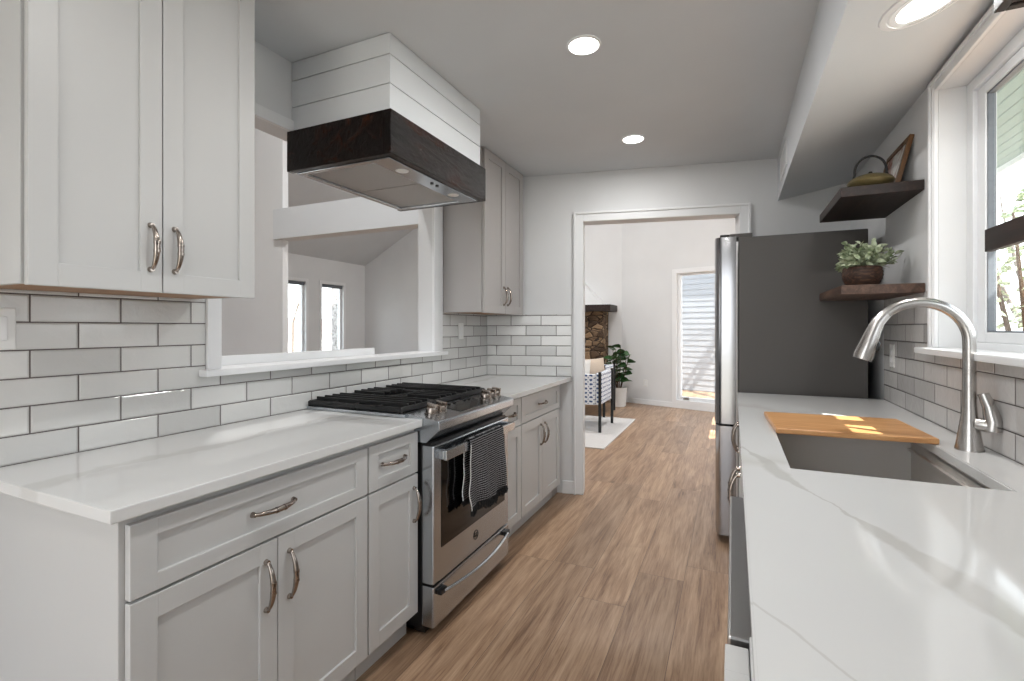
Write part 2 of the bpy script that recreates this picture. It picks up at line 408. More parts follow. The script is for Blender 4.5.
# casings: pass-through, doorway
m = MB()
m.box((XL, 1.205, 1.136), (XL+0.018, OY0, 2.235), 0.003).box((XL, OY1, 1.136), (XL+0.018, 2.845, 2.235), 0.003)
m.box((XL, OY0, OZ1-0.002), (XL+0.018, OY1, 2.235), 0.003)
struct(m.build('trim_1', M['trim']))
m = MB(); m.box((XL-0.13, 1.178, 1.112), (XL+0.052, 2.862, 1.138), 0.005); m.box((XL-0.13, OY0, 1.138), (XL-0.11, 2.30, 1.178), 0.003)
struct(m.build('trim_2', M['trim']))
m = MB(BW)
for y0, y1 in ((-0.018, 0.0), (0.12, 0.138)):
    m.box((DU0-0.062, y0, 0), (DU0, y1, DH+0.06), 0.004).box((DU1, y0, 0), (DU1+0.062, y1, DH+0.06), 0.004).box((DU0, y0, DH), (DU1, y1, DH+0.06), 0.004)
    m.box((DU0-0.074, y0*1.6 if y0 < 0 else y0, 0), (DU0-0.058, y1 if y0 < 0 else y1+0.008, DH+0.072), 0.003).box((DU1+0.058, y0*1.6 if y0 < 0 else y0, 0), (DU1+0.074, y1 if y0 < 0 else y1+0.008, DH+0.072), 0.003)
    m.box((DU0-0.058, y0*1.6 if y0 < 0 else y0, DH+0.056), (DU1+0.058, y1 if y0 < 0 else y1+0.008, DH+0.072), 0.003)
struct(m.build('trim_3', M['trim']))
m = MB(BW); m.box((0.62, -0.014, 0), (DU0-0.075, 0, 0.10), 0.004).box((DU1+0.075, -0.014, 0), (2.62, 0, 0.10), 0.004)
struct(m.build('baseboard_back', M['trim']))

# ---------------------------------------------------------------- cabinets
RAIL = 0.057
def shaker(mb, X, y0, y1, z0, z1, rail=RAIL, railz=None, t=0.02, sgn=1):
    """recessed-panel front facing +x (sgn 1) or -x"""
    rz = railz or rail; xb = X - sgn*t
    mb.box((xb, y0, z0), (X, y0+rail, z1), 0.0022).box((xb, y1-rail, z0), (X, y1, z1), 0.0022)
    mb.box((xb, y0+rail-0.001, z0), (X, y1-rail+0.001, z0+rz), 0.0022).box((xb, y0+rail-0.001, z1-rz), (X, y1-rail+0.001, z1), 0.0022)
    mb.box((xb+sgn*0.002, y0+rail-0.004, z0+rz-0.004), (X-sgn*0.0085, y1-rail+0.004, z1-rz+0.004))
    return mb
def pull(parent, X, y, z, L, vertical, sgn=1):
    """arched bow pull with round feet and a collared middle"""
    mb = MB(); pts = []; rr = []
    for i in range(17):
        t = i/16.0; q = (t-0.5)*L
        out = 0.006 + 0.024*(math.sin(math.pi*t)**0.6 if 0 < t < 1 else 0)
        pts.append((X + sgn*out, y + (0 if vertical else q), z + (q if vertical else 0)))
        rr.append(0.0048 + 0.0034*math.sin(math.pi*t))
    mb.tube(pts, rr, 10)
    for e in (-0.5, 0.5):
        a = (X, y + (0 if vertical else e*L), z + (e*L if vertical else 0)); b = (X + sgn*0.011, a[1], a[2])
        mb.tube([a, b], [0.0085, 0.0062], 12)
    for e in (-0.1, 0.1):
        c = Vector((X + sgn*0.0300, y + (0 if vertical else e*L), z + (e*L if vertical else 0)))
        d = Vector((0, 0, 0.003)) if vertical else Vector((0, 0.003, 0))
        mb.tube([c-d, c+d], 0.0090, 12)
    return mb.build('handle', M['nickel'], parent, True)

GB = 'gray shaker base cabinets'
def base_cab(y0, y1, doors, label, cx=XL, front=-1.20, drawer=True, open_side=False):
    t = thing('base_cabinet', label, 'cabinet', ((cx+front)/2, (y0+y1)/2, 0), GB)
    mb = MB(); mb.box((cx+0.003, y0, 0.10), (front-0.021, y1, 0.882), 0.0015); mb.box((cx+0.003, y0+0.001, 0), (-1.262, y1-0.001, 0.101))
    mb.build('body', M['cabinet'], t)
    if drawer:
        d = shaker(MB(), front, y0+0.012 if y0 < 1 else y0+0.004, y1-0.004, 0.695, 0.862, RAIL if y1-y0 > 0.4 else 0.05, 0.040).build('drawer', M['cabinet'], t)
        pull(d, front, (y0+y1)/2 - 0.01, 0.782 if y1-y0 > .3 else .785, 0.135, False)
    n = doors; a = y0+0.012 if y0 < 1 else y0+0.004; wdt = (y1-0.004-a)
    for i in range(n):
        p0 = a + wdt*i/n + (0.0015 if i else 0); p1 = a + wdt*(i+1)/n - (0.0015 if i < n-1 else 0)
        d = shaker(MB(), front, p0, p1, 0.108, 0.688).build('door', M['cabinet'], t)
        if n == 2: hy = p1-0.038 if i == 0 else p0+0.038
        else: hy = p1-0.030 if y0 < 2 else p0+0.030
        pull(d, front, hy, 0.567, 0.135, True)
    return t
base_cab(0.612, 1.388, 2, 'wide gray base cabinet with drawer over two doors, nearest in the left run')
base_cab(1.389, 1.696, 1, 'narrow gray base cabinet with one drawer and door, touching the left side of the stove')
base_cab(2.450, 2.786, 1, 'narrow gray base cabinet on the far side of the stove')
base_cab(2.787, 3.525, 2, 'wide gray base cabinet with two doors at the back wall beside the doorway')
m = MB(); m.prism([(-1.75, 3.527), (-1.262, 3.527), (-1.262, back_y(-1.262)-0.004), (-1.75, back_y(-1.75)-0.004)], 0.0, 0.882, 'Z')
struct(m.build('trim_8', M['cabinet_shaded']))
GU = 'gray shaker wall cabinets'
def wall_cab(y0, y1, z1, label, shade):
    t = thing('wall_cabinet', label, 'cabinet', (XL, (y0+y1)/2, 1.40), GU)
    mb = MB(); mb.box((XL+0.007, y0, 1.406), (-1.522, y1, z1), 0.0015); mb.box((XL+0.007, y0, 1.401), (-1.522, y0+0.016, 1.4065)).box((XL+0.007, y1-0.016, 1.401), (-1.522, y1, 1.4065)).box((-1.540, y0+0.016, 1.401), (-1.522, y1-0.016, 1.4065)); mb.build('body', shade, t)
    MB().box((XL+0.007, y0+0.016, 1.4025), (-1.540, y1-0.016, 1.4060)).build('bottom_panel', M['raw_wood'], t)
    mid = (y0+y1)/2
    for i in (0, 1):
        p0, p1 = (y0+0.006, mid-0.0015) if i == 0 else (mid+0.0015, y1-0.004)
        d = shaker(MB(), -1.50, p0, p1, 1.397, z1-0.004).build('door', shade, t)
        pull(d, -1.50, p1-0.031 if i == 0 else p0+0.031, 1.523, 0.125, True)
    return t
wall_cab(0.563, 1.166, CEIL-0.004, 'gray wall cabinet nearest the camera, left of the pass-through opening', M['cabinet'])
wall_cab(2.864, 3.520, CEIL-0.004, 'gray wall cabinet between the range hood and the back wall', M['cabinet_shaded'])

# worktops
m = MB(); m.box((XL+0.002, 0.577, 0.884), (-1.18, 1.697, CT), 0.003)
tag(m.build('worktop', M['quartz']), 'white quartz worktop on the near left cabinets, ending at the stove', 'countertop', 'white quartz worktops')
m = MB(); m.prism([(XL+0.002, 2.449), (-1.145, 2.449), (-1.145, back_y(-1.145)-0.003), (XL+0.002, back_y(XL)-0.002)], 0.884, CT, 'Z', 0.003)
tag(m.build('worktop', M['quartz']), 'small white quartz worktop between the stove and the back wall', 'countertop', 'white quartz worktops')
SX0, SX1, SY0, SY1 = 0.143, 0.600, 1.520, 2.300
m = MB()
xo, xi = 0.022, XR-0.002
yo, yf = -0.60, 3.185
# slab with a rectangular hole: eight faces ring, top and bottom
def slab_with_hole(mb, X0, X1, Y0, Y1, hx0, hx1, hy0, hy1, z0, z1):
    O = [(X0, Y0), (X1, Y0), (X1, Y1), (X0, Y1)]; I = [(hx0, hy0), (hx1, hy0), (hx1, hy1), (hx0, hy1)]
    V = {}
    for z in (z0, z1):
        for n_, L in (('o', O), ('i', I)):
            for i, p in enumerate(L): V[n_, i, z] = mb.v((p[0], p[1], z))
    for i in range(4):
        j = (i+1) % 4
        mb.bm.faces.new([V['o', i, z1], V['o', j, z1], V['i', j, z1], V['i', i, z1]])
        mb.bm.faces.new([V['o', i, z0], V['i', i, z0], V['i', j, z0], V['o', j, z0]])
        mb.bm.faces.new([V['o', i, z0], V['o', j, z0], V['o', j, z1], V['o', i, z1]])
        mb.bm.faces.new([V['i', i, z0], V['i', i, z1], V['i', j, z1], V['i', j, z0]])
    bmesh.ops.recalc_face_normals(mb.bm, faces=mb.bm.faces)
    ed = [e for e in mb.bm.edges if abs(e.verts[0].co.z - z1) < 1e-6 and abs(e.verts[1].co.z - z1) < 1e-6 and len({round(f.normal.z) for f in e.link_faces}) > 1]
    bmesh.ops.bevel(mb.bm, geom=ed, offset=0.003, segments=2, affect='EDGES')
slab_with_hole(m, xo, xi, yo, yf, SX0, SX1, SY0, SY1, 0.884, CT)
tag(m.build('worktop', M['quartz']), 'long white quartz worktop with the sink, under the window', 'countertop', 'white quartz worktops')

# right base run: only slivers show past the worktop edge
def right_cab(y0, y1, label, pulls, front=0.03, shell=False, mat='cabinet'):
    t = thing('base_cabinet', label, 'cabinet', (0.4, (y0+y1)/2, 0), GB)
    mb = MB()
    if shell:
        fb_ = front+0.030
        mb.box((fb_, y0, 0.1), (XR-0.008, y0+0.018, 0.882)).box((fb_, y1-0.018, 0.1), (XR-0.008, y1, 0.882)).box((fb_, y0+0.018, 0.1), (XR-0.008, y1-0.018, 0.118)).box((XR-0.02, y0+0.018, 0.118), (XR-0.008, y1-0.018, 0.882))
    else: mb.box((front+0.030, y0, 0.1), (XR-0.008, y1, 0.882), 0.0015)
    mb.box((0.10, y0+0.001, 0), (0.12, y1-0.001, 0.1)); mb.box((XR-0.05, y0+0.001, 0), (XR-0.03, y1-0.001, 0.1))
    mb.build('body', M[mat], t)
    mid = (y0+y1)/2
    for i in (0, 1):
        p0, p1 = (y0+0.004, mid-0.0015) if i == 0 else (mid+0.0015, y1-0.004)
        d = shaker(MB(), front, p0, p1, 0.108, 0.868, t=0.029, sgn=-1).build('door', M[mat], t)
        pull(d, front, p1-0.04 if i == 0 else p0+0.04, 0.74, 0.135, True, -1)
right_cab(-0.55, 0.725, 'base cabinet nearest the camera under the right worktop, white front edge at frame bottom', 0, -0.010)
right_cab(1.352, 2.290, 'base cabinet under the sink in the right run', 0, 0.022, True)
right_cab(2.292, 3.18, 'base cabinet in the right run next to the refrigerator', 0, 0.030)
t = thing('dishwasher', 'built-in gray steel dishwasher under the right worktop, only its door edge showing', 'dishwasher', (0.35, 1.04, 0))
MB().box((0.03, 0.735, 0.08), (XR-0.03, 1.345, 0.875), 0.002).box((0.09, 0.75, 0), (0.5, 1.33, 0.08)).build('body', M['rubber'], t)
MB().box((-0.007, 0.733, 0.10), (0.03, 1.347, 0.872), 0.004).build('door', M['steel_dark'], t)

# ---------------------------------------------------------------- stove
RY0, RY1 = 1.704, 2.442
t = thing('kitchen_range', 'stainless slide-in gas stove with black grates and a towel on its door', 'stove', (-1.5, (RY0+RY1)/2, 0))
MB().box((XL+0.012, RY0+0.004, 0.03), (-1.192, RY1-0.004, 0.895), 0.003).box((-1.75, RY0+0.03, 0), (-1.25, RY1-0.03, 0.03)).build('body', M['black'], t)
mb = MB(); mb.box((XL+0.008, RY0-0.022, 0.9155), (-1.262, RY1+0.018, 0.929), 0.003); mb.box((XL+0.012, RY0+0.003, 0.893), (-1.262, RY1-0.003, 0.917))
mb.build('cooktop', M['steel'], t)
MB().box((XL+0.024, RY0-0.008, 0.9282), (-1.278, RY1+0.005, 0.9302)).build('burner_tray', M['black'], t)
prof = [(-1.268, 0.930), (-1.258, 0.930), (-1.104, 0.910), (-1.100, 0.902), (-1.100, 0.872), (-1.108, 0.866), (-1.165, 0.815), (-1.268, 0.815)]
cp = MB().prism(prof, RY0-0.004, RY1+0.004, 'Y', 0.002).build('control_panel', M['steel'], t)
def slope_z(x): return 0.930 + (x+1.258)*(0.910-0.930)/(-1.104+1.258)
tilt = math.atan2(0.910-0.930, -1.104+1.258)
def on_slope(x, y): return Matrix.Translation((x, y, slope_z(x)+0.0006)) @ Matrix.Rotation(-tilt, 4, 'Y')
MB(on_slope(-1.190, 2.080)).box((-0.056, -0.150, 0), (0.056, 0.150, 0.0015), 0.0005).build('display', M['black_gloss'], cp)
for ky in (1.780, 1.853, 2.285, 2.348, 2.408):
    mb = MB(on_slope(-1.192, ky))
    mb.lathe([(0.030, 0), (0.030, 0.005), (0.0255, 0.007), (0.0245, 0.026), (0.0225, 0.030)], (0, 0, 0), 24)
    mb.box((-0.025, -0.006, 0.026), (0.025, 0.006, 0.046), 0.0025)
    mb.build('knob', M['nickel'], cp, True)
# three cast-iron grates: skirted frame, cross bars and fingers
gx0, gx1 = XL+0.020, -1.288
gw = (RY1-RY0+0.026)/3
for g in range(3):
    y0 = RY0-0.016+gw*g+0.002; y1 = y0+gw-0.004; zt = 0.962; mb = MB()
    b = 0.0060
    def bar(x0, ya, x1, yb, z0=0.934, z1=zt-0.006): mb.box((min(x0, x1)-b if x0 == x1 else min(x0, x1), min(ya, yb)-b if ya == yb else min(ya, yb), z0), (max(x0, x1)+b if x0 == x1 else max(x0, x1), max(ya, yb)+b if ya == yb else max(ya, yb), z1), 0.0022, 1)
    bar(gx0, y0+b, gx1, y0+b); bar(gx0, y1-b, gx1, y1-b); bar(gx0, y0, gx0, y1); bar(gx1, y0, gx1, y1)
    for f in (0.20, 0.40, 0.60, 0.80):
        y = y0+(y1-y0)*f
        for xa, xb in ((gx0-0.004, gx0+0.36*(gx1-gx0)), (gx0+0.64*(gx1-gx0), gx1+0.004)) if g == 1 else ((gx0-0.004, gx1+0.004),):
            bar(xa, y, xb, y, zt-0.014, zt+0.006)
    for f in (0.25, 0.5, 0.75):
        x = gx0+(gx1-gx0)*f; bar(x, y0, x, y1, zt-0.022, zt-0.006)
    for x in (gx0, (gx0+gx1)/2, gx1):
        for y in (y0+b, y1-b): mb.box((x-0.009, y-0.009, 0.9290), (x+0.009, y+0.009, zt-0.010), 0.002, 1)
    mb.build('grate', M['iron'], t)
    for x in ((-1.68, -1.42) if g != 1 else (-1.55,)):
        mb = MB(); mb.lathe([(0.052, 0), (0.052, 0.008), (0.040, 0.010), (0.040, 0.017), (0.034, 0.020)], (x, (y0+y1)/2, 0.9302), 28); mb.build('burner', M['iron'], t, True)
DX = -1.130
door = MB().box((DX-0.060, RY0, 0.225), (DX, RY1, 0.803), 0.006).build('oven_door', M['steel'], t)
MB().box((DX-0.002, RY0+0.058, 0.362), (DX+0.0022, RY1-0.052, 0.752), 0.001).build('oven_window', M['black_gloss'], door)
mb = MB(); mb.box((DX+0.034, RY0+0.022, 0.744), (DX+0.049, RY1-0.022, 0.786), 0.003)
for y in (RY0+0.022, RY1-0.052): mb.box((DX-0.001, y, 0.747), (DX+0.036, y+0.03, 0.783), 0.003)
mb.build('door_handle', M['steel'], door)
MB().box((DX-0.055, RY0+0.004, 0.803), (DX-0.018, RY1-0.004, 0.815)).build('vent_gap', M['black'], t)
# round maker's emblem: raised ring with a script monogram
mb = MB(); ey, ez = 2.068, 0.298
mb.tube([(DX+0.001, ey+0.021*math.cos(a), ez+0.021*math.sin(a)) for a in [2*math.pi*i/28 for i in range(29)]], 0.0016, 6)
def stroke(pts): mb.tube([(DX+0.0012, ey+p[0], ez+p[1]) for p in pts], 0.0011, 6)
stroke([(-0.002+0.0065*math.cos(a)-0.004, 0.0095*math.sin(a)) for a in [rad(50+i*29) for i in range(10)]] + [(-0.001, -0.001), (-0.005, -0.001)])
stroke([(0.011, 0.006), (0.008, 0.009), (0.004, 0.007), (0.004, 0.003), (0.008, 0.001), (0.003, -0.002), (0.002, -0.007), (0.007, -0.010), (0.012, -0.006)])
mb.build('emblem', M['rubber'], door)
dr = MB().box((DX-0.060, RY0, 0.045), (DX, RY1, 0.216), 0.006).build('drawer', M['steel'], t)
mb = MB(); n = 20
mb.tube([(DX+0.018+0.030*math.sin(math.pi*i/n)**0.8, RY0+0.05+(RY1-RY0-0.10)*i/n, 0.184-0.010*math.sin(math.pi*i/n)) for i in range(n+1)], 0.0085, 10)
mb.build('drawer_handle', M['steel'], dr, True)
for y in (RY0+0.05, RY1-0.05): MB().box((DX-0.001, y-0.024, 0.176), (DX+0.022, y+0.024, 0.198), 0.004).build('handle_mount', M['black'], dr)
MB().box((DX-0.10, RY0+0.01, 0.012), (DX-0.050, RY1-0.01, 0.046)).build('toe_panel', M['black'], t)

# towel over the oven door handle
TW0, TW1 = 1.915, 2.255
def towel_mat():
    m, tt, p = base('woven_towel', (90, 90, 92), 0.95, 0, 0.2); k = NT(tt)
    tcn = k.n('TexCoord'); sp = k.n('SeparateXYZ'); k.l(tcn.outputs['Object'], sp.inputs[0])
    n = k.noise(tcn.outputs['Object'], 60, 3)
    zz = k.math('ADD', sp.outputs['Z'], k.math('MULTIPLY', n.outputs[0], 0.006))
    st = k.math('FRACT', k.math('DIVIDE', zz, 0.0105))
    br = k.math('FRACT', k.math('DIVIDE', k.math('ADD', sp.outputs['Y'], k.math('MULTIPLY', n.outputs[0], 0.004)), 0.011))
    on = k.math('MULTIPLY', k.math('LESS_THAN', st, 0.46), k.math('GREATER_THAN', br, 0.18))
    k.l(k.mix(on, (20, 20, 23), (150, 150, 153)), p.inputs['Base Color'])
    k.bump(st, 0.5, 0.003, p)
    return m
M['towel'] = towel_mat()
t = thing('dish_towel', 'black and white woven towel with black fringe hanging on the oven door handle', 'towel', (DX+0.05, 2.12, 0.45))
mb = MB(); NU, NV = 36, 44; G = []
path = []
for i in range(NV+1):
    q = i/NV
    if q < 0.30: path.append((DX+0.024, 0.52+(0.785-0.52)*q/0.30))
    elif q < 0.40:
        a = math.pi*(q-0.30)/0.10; path.append((DX+0.0415-0.0175*math.cos(a), 0.785+0.011*math.sin(a)))
    else: path.append((DX+0.059, 0.785-(0.785-0.478)*(q-0.40)/0.60))
for i, (px, pz) in enumerate(path):
    row = []
    for j in range(NU+1):
        u = j/NU; drop = max(0.0, min(1.0, (0.75-pz)/0.25))
        y = TW0+(TW1-TW0)*u + 0.018*drop*(u-0.5) + (0.010*math.sin(pz*42)*drop*(1-u))
        wob = drop*(0.010*math.sin(u*9.5+pz*7) + 0.006*math.sin(u*21))
        dx = wob if i > NV*0.40 else -abs(wob)*0.3
        zz = pz - (0.045*u*drop*drop if i <= NV*0.3 else 0) + (0.008*math.sin(u*7)*drop)
        row.append(mb.v((px+dx+ (0.006*drop if i > NV*0.4 else 0), y, zz)))
    G.append(row)
for i in range(NV):
    for j in range(NU): mb.bm.faces.new([G[i][j], G[i][j+1], G[i+1][j+1], G[i+1][j]])
bmesh.ops.recalc_face_normals(mb.bm, faces=mb.bm.faces)
front_row = [tuple(v.co) for v in G[-1]]; back_row = [tuple(v.co) for v in G[0]]; left_edge_back = [tuple(r[0].co) for i, r in enumerate(G) if i < NV*0.28]; left_edge_front = [tuple(r[0].co) for i, r in enumerate(G) if i > NV*0.42]
cl = mb.build('cloth', M['towel'], t, True)
sm = cl.modifiers.new('thick', 'SOLIDIFY'); sm.thickness = 0.004
M['fringe'] = plain('black_yarn', (14, 14, 16), 0.95)
mb = MB()
for row, ln in ((front_row, 0.034), (back_row, 0.03)):
    for k in range(len(row)*2-1):
        a = Vector(row[k//2]); 
        if k % 2 and k//2+1 < len(row): a = (a+Vector(row[k//2+1]))/2
        pts = [a+Vector((0, 0, 0.004))]
        for q in range(1, 5): pts.append(a+Vector((random.uniform(-.003, .004), random.uniform(-.006, .006), -ln*q/4*random.uniform(0.8, 1.15))))
        mb.tube(pts, [0.0036, 0.004, 0.0042, 0.0036, 0.0022], 5)
mb.build('fringe', M['fringe'], t)
for seg in (left_edge_back, left_edge_front):
    mb = MB(); pts = []
    for i, p in enumerate(seg): pts += [Vector(p)+Vector((0.003, -0.002, 0.002)), Vector(p)+Vector((0.004, -0.008, -0.001))]
    mb.tube(pts, 0.0021, 5); mb.build('edge_stitching', M['plastic'], t)

# ---------------------------------------------------------------- range hood
HX, HY0, HY1, HZ0, HZ1 = -1.250, 1.577, 2.402, 1.998, 2.178
t = thing('range_hood', 'range hood wrapped in dark stained boards below a white shiplap cover', 'range hood', (-1.55, 1.99, HZ0))
mb = MB(); bt = 0.034
mb.box((HX-bt, HY0, HZ0), (HX, HY1, HZ1), 0.003).box((XL+0.001, HY0, HZ0), (HX-bt, HY0+bt, HZ1), 0.003).box((XL+0.001, HY1-bt, HZ0), (HX-bt, HY1, HZ1), 0.003)
mb.build('wood_surround', M['dark_wood'], t)
mb = MB()
for z in (HZ0+0.045, HZ1-0.03):
    for y in (HY0+0.02, HY1-0.02): mb.lathe([(0.0045, 0), (0.0035, 0.002)], (0, 0, 0), 10)
mb.bm.free()
# stainless liner inside the boards
ix0, ix1, iy0, iy1 = XL+0.024, HX-bt-0.002, HY0+bt+0.002, HY1-bt-0.002
mb = MB(); zl = HZ0-0.004
mb.box((ix0, iy0, zl), (ix0+0.03, iy1, zl+0.05), 0.002).box((ix1-0.10, iy0, zl), (ix1, iy1, zl+0.05), 0.002)
mb.box((ix0+0.03, iy0, zl), (ix1-0.10, iy0+0.028, zl+0.05), 0.002).box((ix0+0.03, iy1-0.028, zl), (ix1-0.10, iy1, zl+0.05), 0.002)
mb.box((ix0, iy0, zl+0.04), (ix1, iy1, zl+0.06))
ln = mb.build('liner', M['steel'], t)
def mesh_filter_mat():
    m, tt, p = base('filter_mesh', (190, 187, 184), 0.45, 1.0); k = NT(tt)
    v = k.mapping((260, 260, 260)); wv = k.n('TexWave', wave_type='BANDS', bands_direction='DIAGONAL'); wv.inputs['Scale'].default_value = 1.0
    k.l(v, wv.inputs[0]); k.bump(wv.outputs[1], 0.6, 0.002, p)
    k.l(k.ramp(wv.outputs[1], [(0.2, (160, 156, 152)), (0.8, (206, 203, 200))]), p.inputs['Base Color']); return m
M['filter'] = mesh_filter_mat()
ymid = (iy0+iy1)/2
for a, b in ((iy0+0.03, ymid-0.004), (ymid+0.004, iy1-0.03)):
    MB().box((ix0+0.032, a, zl+0.010), (ix1-0.102, b, zl+0.022), 0.002).build('filter', M['filter'], t)
for y in (iy0+0.16, iy1-0.16):
    mb = MB(); mb.lathe([(0.026, 0.0), (0.030, 0.0025)], (ix1-0.055, y, zl-0.0025), 24); mb.build('lamp', M['plastic'], ln)
for y in (ymid-0.005, ymid+0.04):
    mb = MB(); mb.lathe([(0.008, -0.004), (0.009, 0.001)], (ix1-0.040, y, zl-0.001), 16); mb.build('button', M['black'], ln)
# shiplap cover above
SX_, SYa, SYb = HX-0.024, HY0+0.026, HY1-0.020
mb = MB(); levels = [HZ1-0.002, 2.294, 2.414, CEIL-0.002]
mb.box((XL+0.002, SYa+0.016, levels[0]), (SX_-0.016, SYb-0.016, levels[-1]))
cv = mb.build('cover_core', M['shiplap'], t)
for i in range(3):
    mb = MB(); mb.box((XL+0.002, SYa, levels[i]+(0.004 if i else 0)), (SX_, SYb, levels[i+1]), 0.0012); mb.build('shiplap_board', M['shiplap'], t)

# ---------------------------------------------------------------- refrigerator
FY = 3.20
t = thing('refrigerator', 'tall refrigerator with charcoal side and shiny steel doors beyond the right worktop', 'refrigerator', (0.3, FY+0.35, 0))
FR = Matrix.Identity(4)
MB(FR).box((0.030, FY, 0.03), (0.668, FY+0.62, 1.835), 0.006).box((0.06, FY+0.02, 0.0), (0.64, FY+0.60, 0.03)).build('body', M['fridge_side'], t)
def fridge_door(z0, z1, y0, y1, name):
    mb = MB(FR); n = 14; prof = []
    for i in range(n+1):
        q = i/n; y = y0+(y1-y0)*q
        prof.append((-0.090-0.016*math.sin(math.pi*q)**0.7, y))
    prof = [(0.018, y0)] + [(-0.060, y0), (-0.078, y0+0.004)] + prof[1:-1] + [(-0.078, y1-0.004), (-0.060, y1), (0.018, y1)]
    mb.prism(prof, z0, z1, 'Z')
    return mb.build(name, M['steel_z'], t, True)
fd = fridge_door(0.718, 1.842, FY, FY+0.306, 'door'); fd2 = fridge_door(0.718, 1.842, FY+0.314, FY+0.62, 'door')
fz = fridge_door(0.045, 0.704, FY, FY+0.62, 'freezer_drawer')
MB(FR).box((-0.072, FY+0.01, 1.842), (-0.020, FY+0.07, 1.858), 0.004).build('hinge', M['rubber'], t)
MB(FR).box((-0.020, FY+0.02, 1.835), (0.105, FY+0.16, 1.862), 0.006).build('hinge_cover', M['fridge_side'], t)

# ---------------------------------------------------------------- sink, board, faucet
t = thing('kitchen_sink', 'undermount stainless steel sink partly covered by the cutting board', 'sink', (0.37, 1.9, 0.64))
mb = MB(); zb, zt = 0.655, 0.884; o_ = 0.006; th = 0.012
x0, x1, y0, y1 = SX0-o_, SX1+o_, SY0-o_, SY1+o_
rim = 0.03
mb.box((x0-rim, y0-rim, zt-0.014), (x0, y1+rim, zt-0.001)).box((x1, y0-rim, zt-0.014), (x1+rim, y1+rim, zt-0.001)).box((x0, y0-rim, zt-0.014), (x1, y0, zt-0.001)).box((x0, y1, zt-0.014), (x1, y1+rim, zt-0.001))
mb.box((x0-th, y0-th, zb-th), (x0, y1+th, zt-0.01)).box((x1, y0-th, zb-th), (x1+th, y1+th, zt-0.01)).box((x0, y0-th, zb-th), (x1, y0, zt-0.01)).box((x0, y1, zb-th), (x1, y1+th, zt-0.01)).box((x0, y0, zb-th), (x1, y1, zb))
# inner ledge that carries the board
mb.box((x0, y0, zt-0.045), (x0+0.012, y1, zt-0.037)).box((x1-0.012, y0, zt-0.045), (x1, y1, zt-0.037))
mb.build('basin', M['sink_steel'], t)
mb = MB(); mb.lathe([(0.044, 0), (0.056, 0.004), (0.054, 0.006), (0.030, 0.002)], (0.37, 2.05, zb), 28); mb.build('drain', M['nickel'], t, True)
mb = MB(); bx = MB(Matrix.Translation((0.367, 2.192, CT+0.001)) @ Matrix.Rotation(rad(3.0), 4, 'Z'))
bx.box((-0.236, -0.190, 0), (0.236, 0.190, 0.020), 0.006, 3)
mb.bm.free()
tag(bx.build('cutting_board', M['bamboo']), 'bamboo cutting board lying across the far end of the sink', 'cutting board')

t = thing('kitchen_faucet', 'tall brushed nickel gooseneck faucet standing behind the sink', 'faucet', (0.672, 1.975, CT))
fx, fy = 0.672, 1.975
mb = MB(); mb.lathe([(0.036, 0.0), (0.036, 0.004), (0.033, 0.016), (0.0265, 0.062), (0.0205, 0.105), (0.0180, 0.14), (0.0172, 0.19), (0.0168, 0.235)], (fx, fy, CT), 32); mb.build('body', M['faucet'], t, True)
pts = [(fx, fy, CT+0.225), (fx, fy, CT+0.325)]; R = 0.125
for i in range(1, 23):
    a = rad(i*7.5); pts.append((fx-R+R*math.cos(a), fy-0.000*i, CT+0.339+R*math.sin(a)))
mb = MB(); mb.tube(pts, [0.0165]*24, 20); mb.build('spout', M['faucet'], t, True)
e = Vector(pts[-1]); d = (Vector(pts[-1])-Vector(pts[-2])).normalized()
mb = MB(); hp = [e-d*0.06, e-d*0.035, e, e+d*0.03, e+d*0.075, e+d*0.095]
# spray head follows the curve then flares
hp = [Vector(pts[-5]), Vector(pts[-3]), e, e+d*0.035, e+d*0.085, e+d*0.100]
mb.tube(hp, [0.0172, 0.0190, 0.0215, 0.0245, 0.0285, 0.0265], 22); sh = mb.build('spray_head', M['faucet'], t, True)
c = e+d*0.045; side = Vector((0, -1, 0)); out = d.cross(side).normalized()
if out.x < 0: out = -out
mb = MB(); mb.tube([c+out*0.0225-d*0.016, c+out*0.0275-d*0.006, c+out*0.0285+d*0.008, c+out*0.025+d*0.018], [0.004, 0.0075, 0.0075, 0.004], 10); mb.build('button', M['black'], sh, True)
mb = MB()
mb.tube([(fx+0.012, fy-0.012, CT+0.085), (fx+0.030, fy-0.022, CT+0.084), (fx+0.050, fy-0.030, CT+0.083)], [0.020, 0.021, 0.0195], 20)
mb.tube([(fx+0.044, fy-0.028, CT+0.070), (fx+0.046, fy-0.030, CT+0.098), (fx+0.038, fy-0.026, CT+0.140), (fx+0.026, fy-0.020, CT+0.180)], [0.024, 0.0225, 0.017, 0.0135], 16)
mb.build('lever', M['faucet'], t, True)

# ---------------------------------------------------------------- shelves and what stands on them
m = MB(); m.box((0.440, 2.598, 1.881), (XR-0.002, 3.185, 1.925), 0.003)
tag(m.build('floating_shelf', M['shelf_wood']), 'upper dark wood floating shelf, teapot and frame on it', 'shelf', 'dark wood floating shelves')
m = MB(); m.box((0.440, 2.590, 1.445), (XR-0.002, 3.185, 1.486), 0.003)
tag(m.build('floating_shelf', M['shelf_wood_light']), 'lower brown wood floating shelf, potted plant on it', 'shelf', 'dark wood floating shelves')
